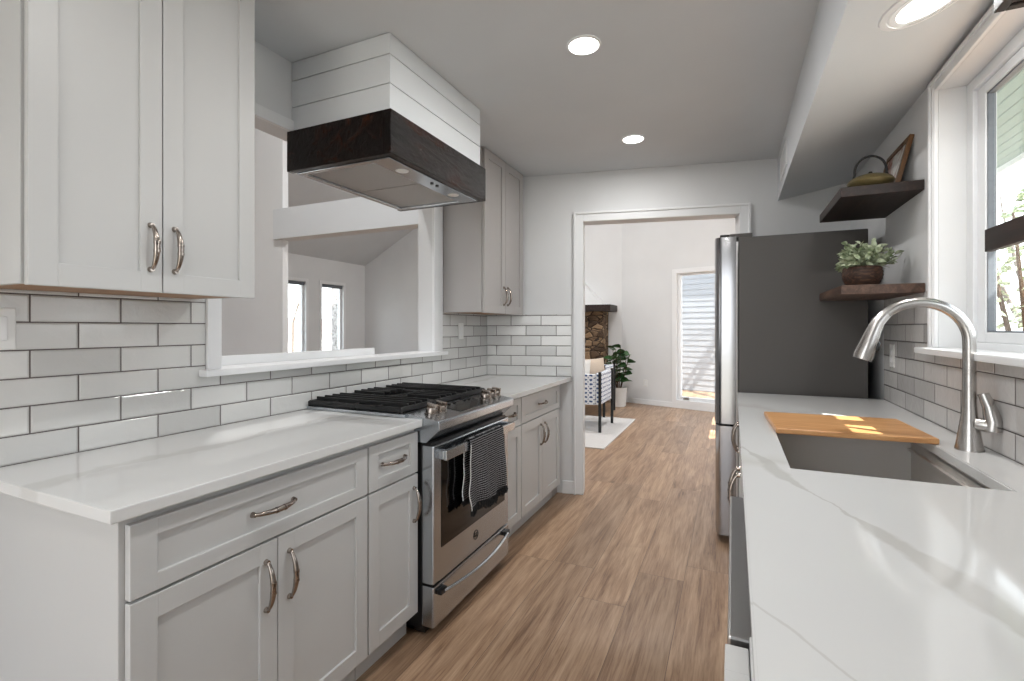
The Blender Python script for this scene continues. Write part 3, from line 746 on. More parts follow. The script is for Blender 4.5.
# teapot
M['teapot'] = plain('olive_cast_iron', (104, 92, 60), 0.35, 0.3, 0.5, 400, 0.001)
tx, ty, tz = 0.570, 2.695, 1.926
t = thing('teapot', 'olive cast-iron teapot with black hoop handle on the upper shelf', 'teapot', (tx, ty, tz))
mb = MB(); mb.lathe([(0.048, 0), (0.062, 0.004), (0.084, 0.019), (0.090, 0.032), (0.082, 0.046), (0.060, 0.058), (0.046, 0.063), (0.020, 0.068), (0.001, 0.069)], (tx, ty, tz), 36)
mb.build('body', M['teapot'], t, True)
mb = MB(); mb.tube([(tx-0.01, ty+0.078, tz+0.034), (tx-0.012, ty+0.108, tz+0.042), (tx-0.014, ty+0.122, tz+0.060)], [0.018, 0.012, 0.008], 12); mb.build('spout', M['teapot'], t, True)
mb = MB(); mb.lathe([(0.004, 0), (0.009, 0.006), (0.007, 0.012), (0.001, 0.014)], (tx, ty, tz+0.068), 14); mb.build('lid_knob', M['black'], t, True)
mb = MB(); hp = []
for i in range(21):
    a = rad(-8+i*196/20.0); hp.append((tx+0.060*math.cos(a), ty, tz+0.082+0.070*math.sin(a)))
hp = [(tx+0.066, ty, tz+0.050)]+hp+[(tx-0.066, ty, tz+0.050)]
mb.tube(hp, 0.0052, 10); mb.build('hoop_handle', M['rubber'], t, True)
# leaning picture frame
def picture_mat():
    m, tt, p = base('small_print', (200, 198, 192), 0.4); k = NT(tt)
    v = k.mapping((7, 7, 7)); n = k.noise(v, 1.3, 5, 0.6, 0.8)
    k.l(k.ramp(n.outputs[0], [(0.30, (60, 52, 48)), (0.43, (150, 92, 72)), (0.52, (206, 204, 200)), (0.7, (226, 226, 224))]), p.inputs['Base Color']); return m
M['print'] = picture_mat()
M['frame_wood'] = wood('frame_oak', (70, 47, 28), (106, 74, 45), (140, 103, 68), 'Z', 0.45)
lean = math.atan2(0.062, 0.25)
FM = Matrix.Translation((0.664, 2.73, 1.927)) @ Matrix.Rotation(lean, 4, 'Y')
t = thing('picture_frame', 'small brown wooden picture frame leaning on the wall on the upper shelf', 'picture frame', (0.66, 2.86, 1.927))
mb = MB(FM); fw, fh, fb = 0.36, 0.248, 0.026
mb.box((0, 0, 0), (0.018, fb, fh), 0.002).box((0, fw-fb, 0), (0.018, fw, fh), 0.002).box((0, fb, 0), (0.018, fw-fb, fb), 0.002).box((0, fb, fh-fb), (0.018, fw-fb, fh), 0.002)
mb.build('frame', M['frame_wood'], t)
MB(FM).box((0.006, fb-0.003, fb-0.003), (0.012, fw-fb+0.003, fh-fb+0.003)).build('picture', M['print'], t)

# potted plant
def leaf_mat(name, a, b, rough=0.5):
    m, tt, p = base(name, a, rough, 0, 0.4); k = NT(tt)
    v = k.mapping(); n = k.noise(v, 38, 2)
    k.l(k.ramp(n.outputs[0], [(0.35, a), (0.65, b)]), p.inputs['Base Color']); return m
M['leaf_pale'] = leaf_mat('sage_leaf', (112, 128, 92), (208, 216, 188))
M['basket'] = wood('woven_basket', (22, 15, 12), (56, 37, 28), (112, 76, 54), 'X', 0.6, 3.0, 0.004)
def leaf(mb, base_, dirv, L, W, droop=0.3, fold=0.25, roll=0.0):
    d = Vector(dirv).normalized(); side = d.cross(Vector((0, 0, 1)))
    if side.length < 0.05: side = Vector((1, 0, 0))
    side.normalize(); side = (Matrix.Rotation(roll, 3, d) @ side); nrm = side.cross(d).normalized(); b = Vector(base_)
    rows = []
    for q, wd in ((0.0, 0.12), (0.25, 0.8), (0.5, 1.0), (0.78, 0.68), (1.0, 0.05)):
        c = b + d*L*q - Vector((0, 0, 1))*droop*L*q*q
        rows.append((mb.v(c-side*W*wd/2+nrm*fold*W*wd/2), mb.v(c), mb.v(c+side*W*wd/2+nrm*fold*W*wd/2)))
    for r0, r1 in zip(rows, rows[1:]):
        mb.bm.faces.new([r0[0], r0[1], r1[1], r1[0]]); mb.bm.faces.new([r0[1], r0[2], r1[2], r1[1]])
px_, py_, pz_ = 0.560, 2.80, 1.487
t = thing('potted_plant', 'small bushy sage-green plant in a woven basket pot on the lower shelf', 'plant', (px_, py_, pz_))
mb = MB(); prof = []
for i in range(13):
    q = i/12; prof.append((0.058+0.022*math.sin(q*2.4)+0.0025*(i % 2), 0.098*q))
prof += [(0.070, 0.098), (0.064, 0.086), (0.004, 0.085)]
mb.lathe(prof, (px_, py_, pz_), 30); mb.build('basket_pot', M['basket'], t, True)
mb = MB(); rg = random.Random(3)
st = MB()
for i in range(74):
    a = rg.uniform(0, 2*math.pi); el = rg.uniform(0.05, 1.45); ln = rg.uniform(0.065, 0.130)
    dv = Vector((math.cos(a)*math.cos(el), math.sin(a)*math.cos(el), math.sin(el)))
    b0 = Vector((px_, py_, pz_+0.085)) + Vector((math.cos(a), math.sin(a), 0))*rg.uniform(0.0, 0.045)
    e0 = b0+dv*ln
    e0.x = max(0.492, min(0.705, e0.x))
    st.tube([b0, (b0+e0)/2+Vector((0, 0, 0.008)), e0], [0.0014, 0.0012, 0.0008], 5)
    for k in range(6):
        q = 0.3+0.7*k/5; pp = b0.lerp(e0, q)
        dd = (dv*0.7+Vector((rg.uniform(-1, 1), rg.uniform(-1, 1), rg.uniform(-0.3, 0.8)))).normalized()
        if pp.x + dd.x*0.04 > 0.73: dd.x = -abs(dd.x)
        leaf(mb, pp, dd, rg.uniform(0.034, 0.056), rg.uniform(0.016, 0.025), 0.3, 0.25, rg.uniform(-1.1, 1.1))
mb.build('leaves', M['leaf_pale'], t, True)
st.build('stems', M['leaf_pale'], t)

# dark wood box under the soffit, cut by the frame's top right corner
t = thing('valance_box', 'dark wood box mounted under the soffit in the top right corner of the frame', 'valance', (0.64, 0.9, 2.03))
MB().box((0.550, 0.10, 2.024), (0.570, 1.490, 2.262), 0.002).box((0.570, 1.470, 2.024), (0.715, 1.490, 2.262), 0.002).build('boards', M['shelf_wood'], t)
MB().box((0.571, 0.10, 2.030), (0.715, 1.469, 2.040), 0.001).build('underside', M['steel_dark'], t)

# ---------------------------------------------------------------- kitchen window
win = MB(); 
win.box((XR+0.085, KY0, KZ0), (XR+0.145, KY0+0.055, KZ1), 0.004).box((XR+0.085, KY1-0.055, KZ0), (XR+0.145, KY1, KZ1), 0.004)
win.box((XR+0.085, KY0+0.055, KZ0), (XR+0.145, KY1-0.055, KZ0+0.045), 0.004).box((XR+0.085, KY0+0.055, KZ1-0.045), (XR+0.145, KY1-0.055, KZ1), 0.004)
win = struct(win.build('window_1', M['vinyl']))
mb = MB(); s0, s1 = KY0+0.055, KY1-0.055; X0, X1 = XR+0.098, XR+0.132; bz0, bz1 = KZ0+0.045, KZ1-0.045; fwid = 0.062
ym = (s0+s1)/2
for a, b in ((s0, ym), (ym, s1)):
    mb.box((X0, a, bz0), (X1, a+fwid, bz1), 0.004).box((X0, b-fwid, bz0), (X1, b, bz1), 0.004).box((X0, a+fwid, bz0), (X1, b-fwid, bz0+fwid*0.6), 0.004).box((X0, a+fwid, bz1-fwid*0.6), (X1, b-fwid, bz1), 0.004)
struct(mb.build('sash', M['vinyl'], win))
mb = MB()
for a, b in ((s0+fwid, ym-fwid), (ym+fwid, s1-fwid)):
    z0, z1 = bz0+fwid*0.6, bz1-fwid*0.6
    mb.box((X0+0.006, a, z0), (X1-0.006, a+0.008, z1)).box((X0+0.006, b-0.008, z0), (X1-0.006, b, z1)).box((X0+0.006, a, z0), (X1-0.006, b, z0+0.006)).box((X0+0.006, a, z1-0.006), (X1-0.006, b, z1))
struct(mb.build('gasket', M['gasket'], win))
mb = MB()
for a, b in ((s0+fwid+0.002, ym-fwid-0.002), (ym+fwid+0.002, s1-fwid-0.002)): mb.box((X0+0.014, a, bz0+fwid*0.6+0.002), (X0+0.018, b, bz1-fwid*0.6-0.002))
struct(mb.build('pane', M['pane'], win))
m = MB()     # casing with a stepped outer bead
for o_, w_, x_ in ((0, 0.050, 0.014), (0.034, 0.050, 0.022), (0.006, 0.014, 0.018)):
    m.box((XR-x_, KY1+o_, KZ0+0.02), (XR, KY1+w_, KZ1+min(w_, 0.045)), 0.003)
    m.box((XR-x_, KY0-w_, KZ0+0.02), (XR, KY0-o_, KZ1+min(w_, 0.045)), 0.003)
m.box((XR-0.014, KY0, KZ1), (XR, KY1, KZ1+0.045), 0.003).box((XR-0.022, KY0-0.05, KZ1+0.030), (XR, KY1+0.05, KZ1+0.045), 0.003)
struct(m.build('trim_4', M['trim']))
m = MB(); m.box((XR-0.062, KY0-0.06, KZ0-0.004), (XR-0.0005, KY1+0.062, KZ0+0.020), 0.005).box((XR-0.002, KY0+0.001, KZ0+0.0005), (XR+0.084, KY1-0.001, KZ0+0.020), 0.002)
struct(m.build('window_sill', M['trim']))
m = MB(); m.box((XR+0.060, 0.99, 1.560), (XR+0.084, 2.232, 1.638), 0.003)
tag(m.build('window_rail', M['shelf_wood']), 'dark wood rail fixed across the kitchen window', 'rail')

# ---------------------------------------------------------------- ceiling lamps, vent, plates
def downlight(x, y, z, r, rings, label, tiltx=0.0, watts=None):
    t = thing('recessed_light', label, 'ceiling light', (x, y, z), 'recessed ceiling lights')
    mx = Matrix.Translation((x, y, z)) @ Matrix.Rotation(tiltx, 4, 'Y')
    mb = MB(mx); R = r*1.12
    if rings:
        mb.lathe([(r*1.60, -0.0005), (r*1.58, -0.006), (r*1.34, -0.009), (r*1.31, -0.004), (r*1.27, -0.004), (r*1.24, -0.009), (r*1.02, -0.010), (r*1.00, -0.004)], n=48, caps=False)
    else: mb.lathe([(r*1.16, -0.0005), (r*1.14, -0.004), (r*1.02, -0.006), (r, -0.003)], n=48, caps=False)
    mb.build('trim_ring', M['trim'], t, True)
    mb = MB(mx); mb.lathe([(r, -0.004), (r*0.98, -0.006), (0.001, -0.0065)], n=40, caps=False); mb.build('lens', M['lamp'], t)
    ld = bpy.data.lights.new('lamp', 'AREA'); ld.shape = 'DISK'; ld.size = r*1.9; ld.energy = watts or LAMP_W; ld.color = (1.0, 0.99, 0.975)
    lo = bpy.data.objects.new('lamp_light', ld); C.objects.link(lo); lo.location = (x, y, z-0.015); lo.parent = t; lo.matrix_parent_inverse = inv_world(t)
downlight(-0.580, 2.020, CEIL, 0.063, False, 'round ceiling light nearer the camera, above the aisle by the hood')
downlight(-0.580, 3.150, CEIL, 0.063, False, 'round ceiling light farther back, before the doorway')
st_ = math.atan2(2.303-SFZ, XR-SFX)
downlight(0.515, 1.800, SFZ+(0.515-SFX)*math.tan(st_), 0.072, True, 'ringed round light set in the soffit over the window side', -st_)
downlight(-0.580, 0.890, CEIL, 0.063, False, 'added round fill light in the kitchen ceiling above the camera')  # unseen lamp, added to brighten the kitchen
downlight(-0.580, -0.240, CEIL, 0.063, False, 'added round fill light in the kitchen ceiling behind the camera')  # another added fill lamp, out of frame

for lx_, ly_ in ((-0.9, 5.6), (-2.6, 6.4), (-2.6, 2.0)):  # three unseen lamps added to brighten the rooms beyond the kitchen
    downlight(lx_, ly_, 4.75-0.2571*(lx_+3.7), 0.10, False, 'added round fill light in the sloped living room ceiling, out of view', math.atan(0.2571), 60)
t = thing('air_vent', 'small white vent grille on the soffit side near the back wall', 'vent', (SFX, 3.40, 2.32))
mb = MB(); mb.box((SFX-0.008, 3.26, 2.255), (SFX, 3.30, 2.402), 0.001).box((SFX-0.008, 3.60, 2.255), (SFX, 3.64, 2.402), 0.001).box((SFX-0.008, 3.30, 2.255), (SFX, 3.60, 2.277), 0.001).box((SFX-0.008, 3.30, 2.380), (SFX, 3.60, 2.402), 0.001)
mb.build('frame', M['trim'], t)
mb = MB()
for k in range(9): mb.box((SFX-0.0045, 3.30, 2.280+k*0.0112), (SFX, 3.60, 2.2855+k*0.0112))
mb.build('louvers', M['trim'], t)
MB().box((SFX-0.0015, 3.30, 2.277), (SFX-0.0003, 3.60, 2.380)).build('duct_gap', M['groove'], t)

def plate(loc, mx, label, kind):
    t = thing('wall_plate', label, 'outlet' if kind != 'switch' else 'switch', loc, 'white wall plates')
    MB(mx).box((-0.035, -0.006, -0.058), (0.035, 0, 0.058), 0.003).build('cover', M['plastic'], t)
    mb = MB(mx)
    if kind == 'switch': mb.box((-0.016, -0.009, -0.033), (0.016, -0.005, 0.033), 0.002)
    else:
        for s_ in (-0.02, 0.02): mb.box((-0.015, -0.0085, s_-0.014), (0.015, -0.005, s_+0.014), 0.003)
    mb.build('rocker' if kind == 'switch' else 'socket', M['trim'], t)
RZ = lambda a: Matrix.Rotation(rad(a), 4, 'Z')
plate((XL+0.006, 0.628, 1.293), Matrix.Translation((XL+0.006, 0.630, 1.293)) @ RZ(90), 'white switch plate on the left backsplash under the near wall cabinet', 'switch')
plate((XL+0.006, 3.10, 1.27), Matrix.Translation((XL+0.006, 3.105, 1.272)) @ RZ(90), 'white outlet plate on the tiles under the far wall cabinet', 'outlet')
plate((XR-0.006, 3.05, 1.15), Matrix.Translation((XR-0.006, 3.03, 1.155)) @ RZ(-90), 'white outlet plate on the right backsplash under the lower shelf', 'outlet')

# ---------------------------------------------------------------- great room beyond
FA = rad(-17.8)
FW = Matrix.Translation((-0.22, 8.10, 0)) @ Matrix.Rotation(FA, 4, 'Z')      # far wall frame: local x along wall, y away
def far_pt(u, d=0): return FW @ Vector((u, d, 0))
WX = -7.53
# far wall with the tall window
fu0, fu1, fz0, fz1 = -0.640, 0.62, 0.135, 2.175
m = MB(FW)
for a, b in (((-1.68, 0, 0), (fu0, 0.14, 4.2)), ((fu1, 0, 0), (1.55, 0.14, 3.8)), ((fu0, 0, 0), (fu1, 0.14, fz0)), ((fu0, 0, fz1), (fu1, 0.14, 3.9))): m.box(a, b)
struct(m.build('wall_far', M['wall']))
m = MB(FW); m.box((-1.60, -0.014, 0), (1.5, 0, 0.085), 0.004); struct(m.build('baseboard_far', M['trim']))
m = MB(FW); cw = 0.075
m.box((fu0-cw, -0.016, fz0-cw), (fu0, 0, fz1+cw), 0.004).box((fu1, -0.016, fz0-cw), (fu1+cw, 0, fz1+cw), 0.004).box((fu0, -0.016, fz1), (fu1, 0, fz1+cw), 0.004).box((fu0, -0.016, fz0-cw), (fu1, 0, fz0), 0.004)
struct(m.build('trim_5', M['trim']))
m = MB(FW); f_ = 0.05
m.box((fu0, 0.03, fz0), (fu0+f_, 0.10, fz1), 0.004).box((fu1-f_, 0.03, fz0), (fu1, 0.10, fz1), 0.004).box((fu0+f_, 0.03, fz0), (fu1-f_, 0.10, fz0+f_), 0.004).box((fu0+f_, 0.03, fz1-f_*0.6), (fu1-f_, 0.10, fz1), 0.004)
w4 = struct(m.build('window_2', M['vinyl']))
m = MB(FW); m.box((fu0+f_, 0.06, fz0+f_), (fu1-f_, 0.064, fz1-f_*0.6)); struct(m.build('pane', M['pane'], w4))
m = MB(FW); m.box((fu0+0.10, 0.012, fz0+0.012), (fu0+0.19, 0.03, fz0+0.03), 0.004).tube([(fu0+0.12, 0.02, fz0+0.03), (fu0+0.20, 0.0, fz0+0.045)], 0.006, 8); struct(m.build('crank', M['nickel'], w4))
# left part of the far side, window side, vaulted ceiling
m = MB(); m.box((WX, 8.60, 0), (-1.76, 8.74, 5.0)); struct(m.build('wall_gable', M['wall']))
WZ0, WZ1 = 0.75, 2.19
wins = ((6.25, 6.93), (7.33, 7.93))
m = MB(); ys = [YN] + [q for ab in wins for q in ab] + [8.74]
for i in range(0, len(ys), 2): m.box((WX-0.14, ys[i], 0), (WX, ys[i+1], 2.75))
for a, b in wins: m.box((WX-0.14, a, 0), (WX, b, WZ0)).box((WX-0.14, a, WZ1), (WX, b, 2.75))
# two more windows towards the dining end, out of the photo's sight
struct(m.build('wall_windows', M['wall']))
for i, (a, b) in enumerate(wins):
    m = MB(); f_ = 0.04
    m.box((WX-0.12, a, WZ0), (WX-0.05, a+f_, WZ1), 0.003).box((WX-0.12, b-f_, WZ0), (WX-0.05, b, WZ1), 0.003).box((WX-0.12, a+f_, WZ0), (WX-0.05, b-f_, WZ0+f_), 0.003).box((WX-0.12, a+f_, WZ1-f_), (WX-0.05, b-f_, WZ1), 0.003)
    wn_ = struct(m.build('window_%d' % (i+3), M['vinyl']))
    struct(MB().box((WX-0.049, a+0.005, WZ1-0.07), (WX-0.02, b-0.005, WZ1-0.005), 0.003).build('blind_rail', M['gasket'], wn_))
    m = MB(); m.box((WX-0.09, a+f_, WZ0+f_), (WX-0.086, b-f_, WZ1-f_)); struct(m.build('pane', M['pane'], wn_))
    m = MB(); cw = 0.06
    m.box((WX, a-cw, WZ0-cw), (WX+0.016, a, WZ1+cw), 0.003).box((WX, b, WZ0-cw), (WX+0.016, b+cw, WZ1+cw), 0.003).box((WX, a, WZ1), (WX+0.016, b, WZ1+cw), 0.003).box((WX, a, WZ0-cw), (WX+0.016, b, WZ0), 0.003)
    struct(m.build('trim_%d' % (i+6), M['trim']))
RX, RZ_ = -3.7, 4.75
m = MB(); th = 0.12
prof = [(WX-0.3, 2.53), (RX, RZ_), (-1.7, 4.236), (1.55, 3.40)]
def y_end(x): return 8.85 if x < -1.65 else 8.10-math.tan(rad(17.8))*(x+0.22)+0.22
A = [m.v((x, YN-0.2, z)) for x, z in prof]; B = [m.v((x, y_end(x), z)) for x, z in prof]
A2 = [m.v((x, YN-0.2, z+th)) for x, z in prof]; B2 = [m.v((x, y_end(x), z+th)) for x, z in prof]
for i in range(3):
    m.bm.faces.new([A[i], A[i+1], B[i+1], B[i]]); m.bm.faces.new([A2[i], B2[i], B2[i+1], A2[i+1]])
    m.bm.faces.new([A[i], A2[i], A2[i+1], A[i+1]]); m.bm.faces.new([B[i], B[i+1], B2[i+1], B2[i]])
m.bm.faces.new([A[0], B[0], B2[0], A2[0]]); m.bm.faces.new([A[3], A2[3], B2[3], B[3]])
bmesh.ops.recalc_face_normals(m.bm, faces=m.bm.faces)
struct(m.build('ceiling_vault', M['ceiling']))
# dividing column and beam
m = MB(); m.box((WX, 3.60, 0), (-4.235, 3.67, 4.15)); struct(m.build('wall_divider', M['wall']))
m = MB(); m.box((-4.31, 3.545, 2.205), (XL-0.115, 3.70, 2.515), 0.004); struct(m.build('beam', M['ceiling']))
# dining end behind the pass-through, with a broad window
m = MB(); m.box((WX, YN, 0), (XL-0.11, YN+0.14, 0.85)).box((WX, YN, 2.15), (XL-0.11, YN+0.14, 2.7)).box((WX, YN, 0.85), (-5.6, YN+0.14, 2.15)).box((-3.0, YN, 0.85), (XL-0.11, YN+0.14, 2.15))
m.prism([(WX, 2.7), (XL-0.11, 2.7), (XL-0.11, 4.28), (RX, RZ_)], YN, YN+0.14, 'Y')
struct(m.build('wall_dining', M['wall']))
# right side of the great room with two windows the sun comes through
GX = 1.25
gw_ = ((5.33, 5.93), (6.23, 6.93))
m = MB(); ys = [4.15] + [q for ab in gw_ for q in ab] + [7.62]
for i in range(0, len(ys), 2): m.box((GX, ys[i], 0), (GX+0.14, ys[i+1], 3.52))
for a, b in gw_: m.box((GX, a, 0), (GX+0.14, b, 0.1)).box((GX, a, 2.15), (GX+0.14, b, 3.52))
struct(m.build('wall_side', M['wall']))

# fireplace
def stone_mat():
    m, tt, p = base('field_stone', (120, 100, 84), 0.85, 0, 0.3); k = NT(tt)
    v = k.mapping((1, 1, 1.7)); n0 = k.noise(v, 3, 2)
    va = k.n('VectorMath', operation='MULTIPLY_ADD'); k.l(n0.outputs['Color'], va.inputs[0]); va.inputs[1].default_value = (0.15,)*3; k.l(v, va.inputs[2])
    vo = k.n('TexVoronoi', feature='F1'); vo.inputs['Scale'].default_value = 6.0; k.l(va.outputs[0], vo.inputs['Vector'])
    ve = k.n('TexVoronoi', feature='DISTANCE_TO_EDGE'); ve.inputs['Scale'].default_value = 6.0; k.l(va.outputs[0], ve.inputs['Vector'])
    n = k.noise(v, 24, 4)
    sp = k.n('SeparateColor'); k.l(vo.outputs['Color'], sp.inputs[0])
    f = k.math('ADD', k.math('MULTIPLY', sp.outputs[0], 0.7), k.math('MULTIPLY', n.outputs[0], 0.3))
    c = k.ramp(f, [(0.1, (62, 48, 38)), (0.4, (104, 84, 66)), (0.65, (138, 112, 86)), (0.9, (166, 144, 118))])
    k.l(k.mix(k.math('LESS_THAN', ve.outputs[0], 0.035), c, (58, 48, 42)), p.inputs['Base Color'])
    er = k.n('MapRange'); er.inputs[2].default_value = 0.15; k.l(ve.outputs[0], er.inputs[0]); k.bump(er.outputs[0], 0.8, 0.03, p)
    return m
M['stone'] = stone_mat()
t = thing('fireplace', 'brown stone fireplace with dark wood mantel seen through the doorway', 'fireplace', (-3.1, 8.45, 0))
m = MB(); m.box((-4.30, 8.22, 0), (-3.65, 8.60, 1.58)).box((-2.75, 8.22, 0), (-2.02, 8.60, 1.58)).box((-3.65, 8.22, 0.85), (-2.75, 8.60, 1.58)).box((-3.65, 8.50, 0), (-2.75, 8.60, 0.85))
m.build('stone_surround', M['stone'], t)
MB().box((-4.45, 8.06, 1.58), (-1.86, 8.60, 1.69), 0.006).build('mantel', M['shelf_wood'], t)
m = MB()
A = [(-4.30, 8.20, 1.69), (-2.02, 8.20, 1.69), (-2.02, 8.60, 1.69), (-4.30, 8.60, 1.69)]; B = [(-3.5, 8.52, 3.4), (-2.82, 8.52, 3.4), (-2.82, 8.60, 3.4), (-3.5, 8.60, 3.4)]
B2 = [(-3.72, 8.40, 2.22), (-2.55, 8.40, 2.22), (-2.55, 8.60, 2.22), (-3.72, 8.60, 2.22)]
R_ = [[m.v(p) for p in L] for L in (A, B2, B)]
for r0, r1 in zip(R_, R_[1:]):
    for i in range(4): m.bm.faces.new([r0[i], r0[(i+1) % 4], r1[(i+1) % 4], r1[i]])
m.bm.faces.new(R_[0][::-1]); m.bm.faces.new(R_[-1]); bmesh.ops.recalc_face_normals(m.bm, faces=m.bm.faces)
m.build('plaster_hood', M['wall'], t)

# rug
M['rug'] = plain('pale_gray_rug', (206, 203, 200), 0.95, 0, 0.1, 180, 0.003, 8)
m = MB(); m.box((-3.9, 5.12, 0.001), (-1.25, 6.97, 0.013), 0.004)
tag(m.build('area_rug', M['rug']), 'pale gray rug on the living room floor under the chairs', 'rug')
# patterned chairs
def chair_mat():
    m, tt, p = base('blue_print_fabric', (220, 222, 226), 0.9, 0, 0.2); k = NT(tt)
    tcn = k.n('TexCoord'); sp = k.n('SeparateXYZ'); k.l(tcn.outputs['Object'], sp.inputs[0])
    u = k.math('ADD', sp.outputs['X'], sp.outputs['Y'])
    n = k.noise(tcn.outputs['Object'], 22, 2)
    a = k.math('SINE', k.math('ADD', k.math('MULTIPLY', u, 92), k.math('MULTIPLY', n.outputs[0], 3.0)))
    b = k.math('SINE', k.math('ADD', k.math('MULTIPLY', sp.outputs['Z'], 118), k.math('MULTIPLY', n.outputs[0], 3.0)))
    f = k.math('ADD', k.math('MULTIPLY', a, b), k.math('MULTIPLY', b, 0.55))
    k.l(k.mix(k.math('GREATER_THAN', f, 0.28), (226, 229, 233), (66, 88, 130)), p.inputs['Base Color']); return m
M['chair_fabric'] = chair_mat()
M['pillow_white'] = plain('white_pillow', (226, 224, 220), 0.9, 0, 0.2, 90, 0.002)
M['pillow_beige'] = plain('beige_pillow', (192, 176, 160), 0.9, 0, 0.2, 90, 0.002)
GC = 'patterned armchairs'
def armchair(loc, rz, label):
    t = thing('armchair', label, 'chair', loc, GC); t.rotation_euler = (0, 0, rz)
    W2, D2, zt = 0.325, 0.33, 0.69
    MB().box((-W2+0.05, -D2+0.06, 0.33), (W2-0.05, D2-0.01, 0.45), 0.03, 3).build('seat', M['chair_fabric'], t, True, True)
    MB().box((-W2+0.02, -D2, 0.33), (W2-0.02, -D2+0.06, zt+0.03), 0.012, 3).build('backrest', M['chair_fabric'], t, True, True)
    for s_ in (-1, 1): MB().box((s_*(W2-0.05), -D2+0.06, 0.33), (s_*W2, D2-0.01, zt+0.02), 0.012, 3).build('armrest', M['chair_fabric'], t, True, True)
    for sx_ in (-1, 1):
        for sy_ in (-1, 1):
            x = sx_*(W2+0.004); y = sy_*(D2-0.006 if sy_ > 0 else D2+0.004); MB().box((x-0.016, y-0.016, 0), (x+0.016, y+0.016, zt+0.05), 0.003).build('leg', M['rubber'], t, False, True)
    return t
def pillow(loc, rz, lean_, mat, label):
    m = MB(Matrix.Translation(loc) @ Matrix.Rotation(rz, 4, 'Z') @ Matrix.Rotation(lean_, 4, 'X')); n = 12; S_ = 0.21
    for side in (1, -1):
        G = [[m.v((S_*(2*i/n-1)*(1-0.06*math.cos(math.pi*(j/n-0.5))), side*0.065*(max(0, math.sin(math.pi*i/n)*math.sin(math.pi*j/n))**0.55), S_*(2*j/n-1)*(1-0.06*math.cos(math.pi*(i/n-0.5))))) for j in range(n+1)] for i in range(n+1)]
        for i in range(n):
            for j in range(n): m.bm.faces.new([G[i][j], G[i+1][j], G[i+1][j+1], G[i][j+1]])
    bmesh.ops.remove_doubles(m.bm, verts=m.bm.verts, dist=1e-5); bmesh.ops.recalc_face_normals(m.bm, faces=m.bm.faces)
    tag(m.build('throw_pillow', mat, None, True), label, 'pillow', 'throw pillows on the armchairs')
armchair((-1.82, 6.21, 0.013), rad(90), 'blue and white patterned armchair nearer the doorway')
armchair((-2.02, 7.24, 0.013), rad(90), 'blue and white patterned armchair behind the nearer one, by the plant')
pillow((-1.86, 6.03, 0.680), rad(8), rad(-10), M['pillow_white'], 'white pillow in the nearer patterned armchair')
pillow((-1.68, 6.40, 0.685), rad(62), rad(-12), M['pillow_beige'], 'beige pillow leaning on the back of the nearer patterned armchair')
# floor plant
M['leaf_dark'] = leaf_mat('dark_green_leaf', (26, 52, 26), (66, 104, 58), 0.35)
M['bark'] = plain('brown_bark', (84, 66, 52), 0.9, 0, 0.2, 40, 0.004, 14)
M['pot'] = plain('pale_gray_pot', (206, 203, 199), 0.5)
lx, ly = -1.72, 8.05
t = thing('floor_plant', 'leafy dark green plant in a pale pot by the fireplace', 'plant', (lx, ly, 0))
m = MB(); m.lathe([(0.10, 0), (0.115, 0.01), (0.135, 0.30), (0.140, 0.32), (0.128, 0.32), (0.122, 0.285), (0.004, 0.28)], (lx, ly, 0), 28); m.build('pot', M['pot'], t, True)
m = MB(); sm_ = MB(); rg = random.Random(11)
for i in range(7):
    a = i*0.9+rg.uniform(-.2, .2); h = rg.uniform(0.45, 0.70); r = rg.uniform(0.04, 0.16)
    b0 = Vector((lx+0.03*math.cos(a), ly+0.03*math.sin(a), 0.27)); e0 = b0+Vector((r*math.cos(a), r*math.sin(a), h))
    sm_.tube([b0, b0.lerp(e0, .5), e0], [0.009, 0.007, 0.004], 6)
    for k in range(8):
        q = 0.22+0.78*k/7; pp = b0.lerp(e0, q); aa = k*2.4+i
        leaf(m, pp, (math.cos(aa), math.sin(aa), 0.55), rg.uniform(0.16, 0.22), rg.uniform(0.10, 0.14), 0.35, 0.15, rg.uniform(-1.0, 1.0))
m.build('leaves', M['leaf_dark'], t, True); sm_.build('stems', M['bark'], t)
plate(tuple(FW @ Vector((-1.19, -0.001, 0.36))), FW @ Matrix.Translation((-1.19, 0, 0.36)), 'white outlet plate low on the far living room wall', 'outlet')

# ---------------------------------------------------------------- outdoors
M['grass'] = plain('winter_lawn', (150, 147, 138), 0.95, 0, 0.1, 3, 0.0, 18)
m = MB(); m.bm.free(); m.bm = bmesh.new()
G = [[m.v((x, y, z)) for y in (-40, 60)] for x, z in ((-90, -2.4), (-40, -1.9), (-9, -0.35), (60, -0.35))]
for i in range(3): m.bm.faces.new([G[i][0], G[i+1][0], G[i+1][1], G[i][1]])
struct(m.build('ground', M['grass']))
M['siding'] = plain('white_lap_siding', (170, 173, 178), 0.6, 0, 0.3, 3, 0.0, 3)
M['brick'] = plain('red_brick', (150, 84, 66), 0.9, 0, 0.2, 8, 0.004, 22)
M['roof'] = plain('brown_shingles', (132, 116, 110), 0.9, 0, 0.2, 6, 0.004, 16)
M['bark_pale'] = plain('gray_bark', (118, 108, 100), 0.9, 0, 0.2, 30, 0.004, 16)
t = thing('neighbor_building', 'white lap-sided building outside the far living room window', 'building', tuple(FW @ Vector((0, 2.3, -0.35))))
mb = MB(FW); mb.box((-3.5, 2.315, -0.1), (1.7, 5.3, 3.9))
for k in range(34): mb.prism([(2.303, -0.1+k*0.115), (2.316, -0.1+k*0.115), (2.316, -0.1+(k+1)*0.115), (2.310, -0.1+(k+1)*0.115)], -3.5, 1.7, 'X')
mb.build('siding_wall', M['siding'], t)
MB(FW).box((-3.52, 2.27, -0.5), (1.72, 5.33, -0.1)).build('foundation', plain('pale_foundation', (200, 190, 172), 0.9), t)
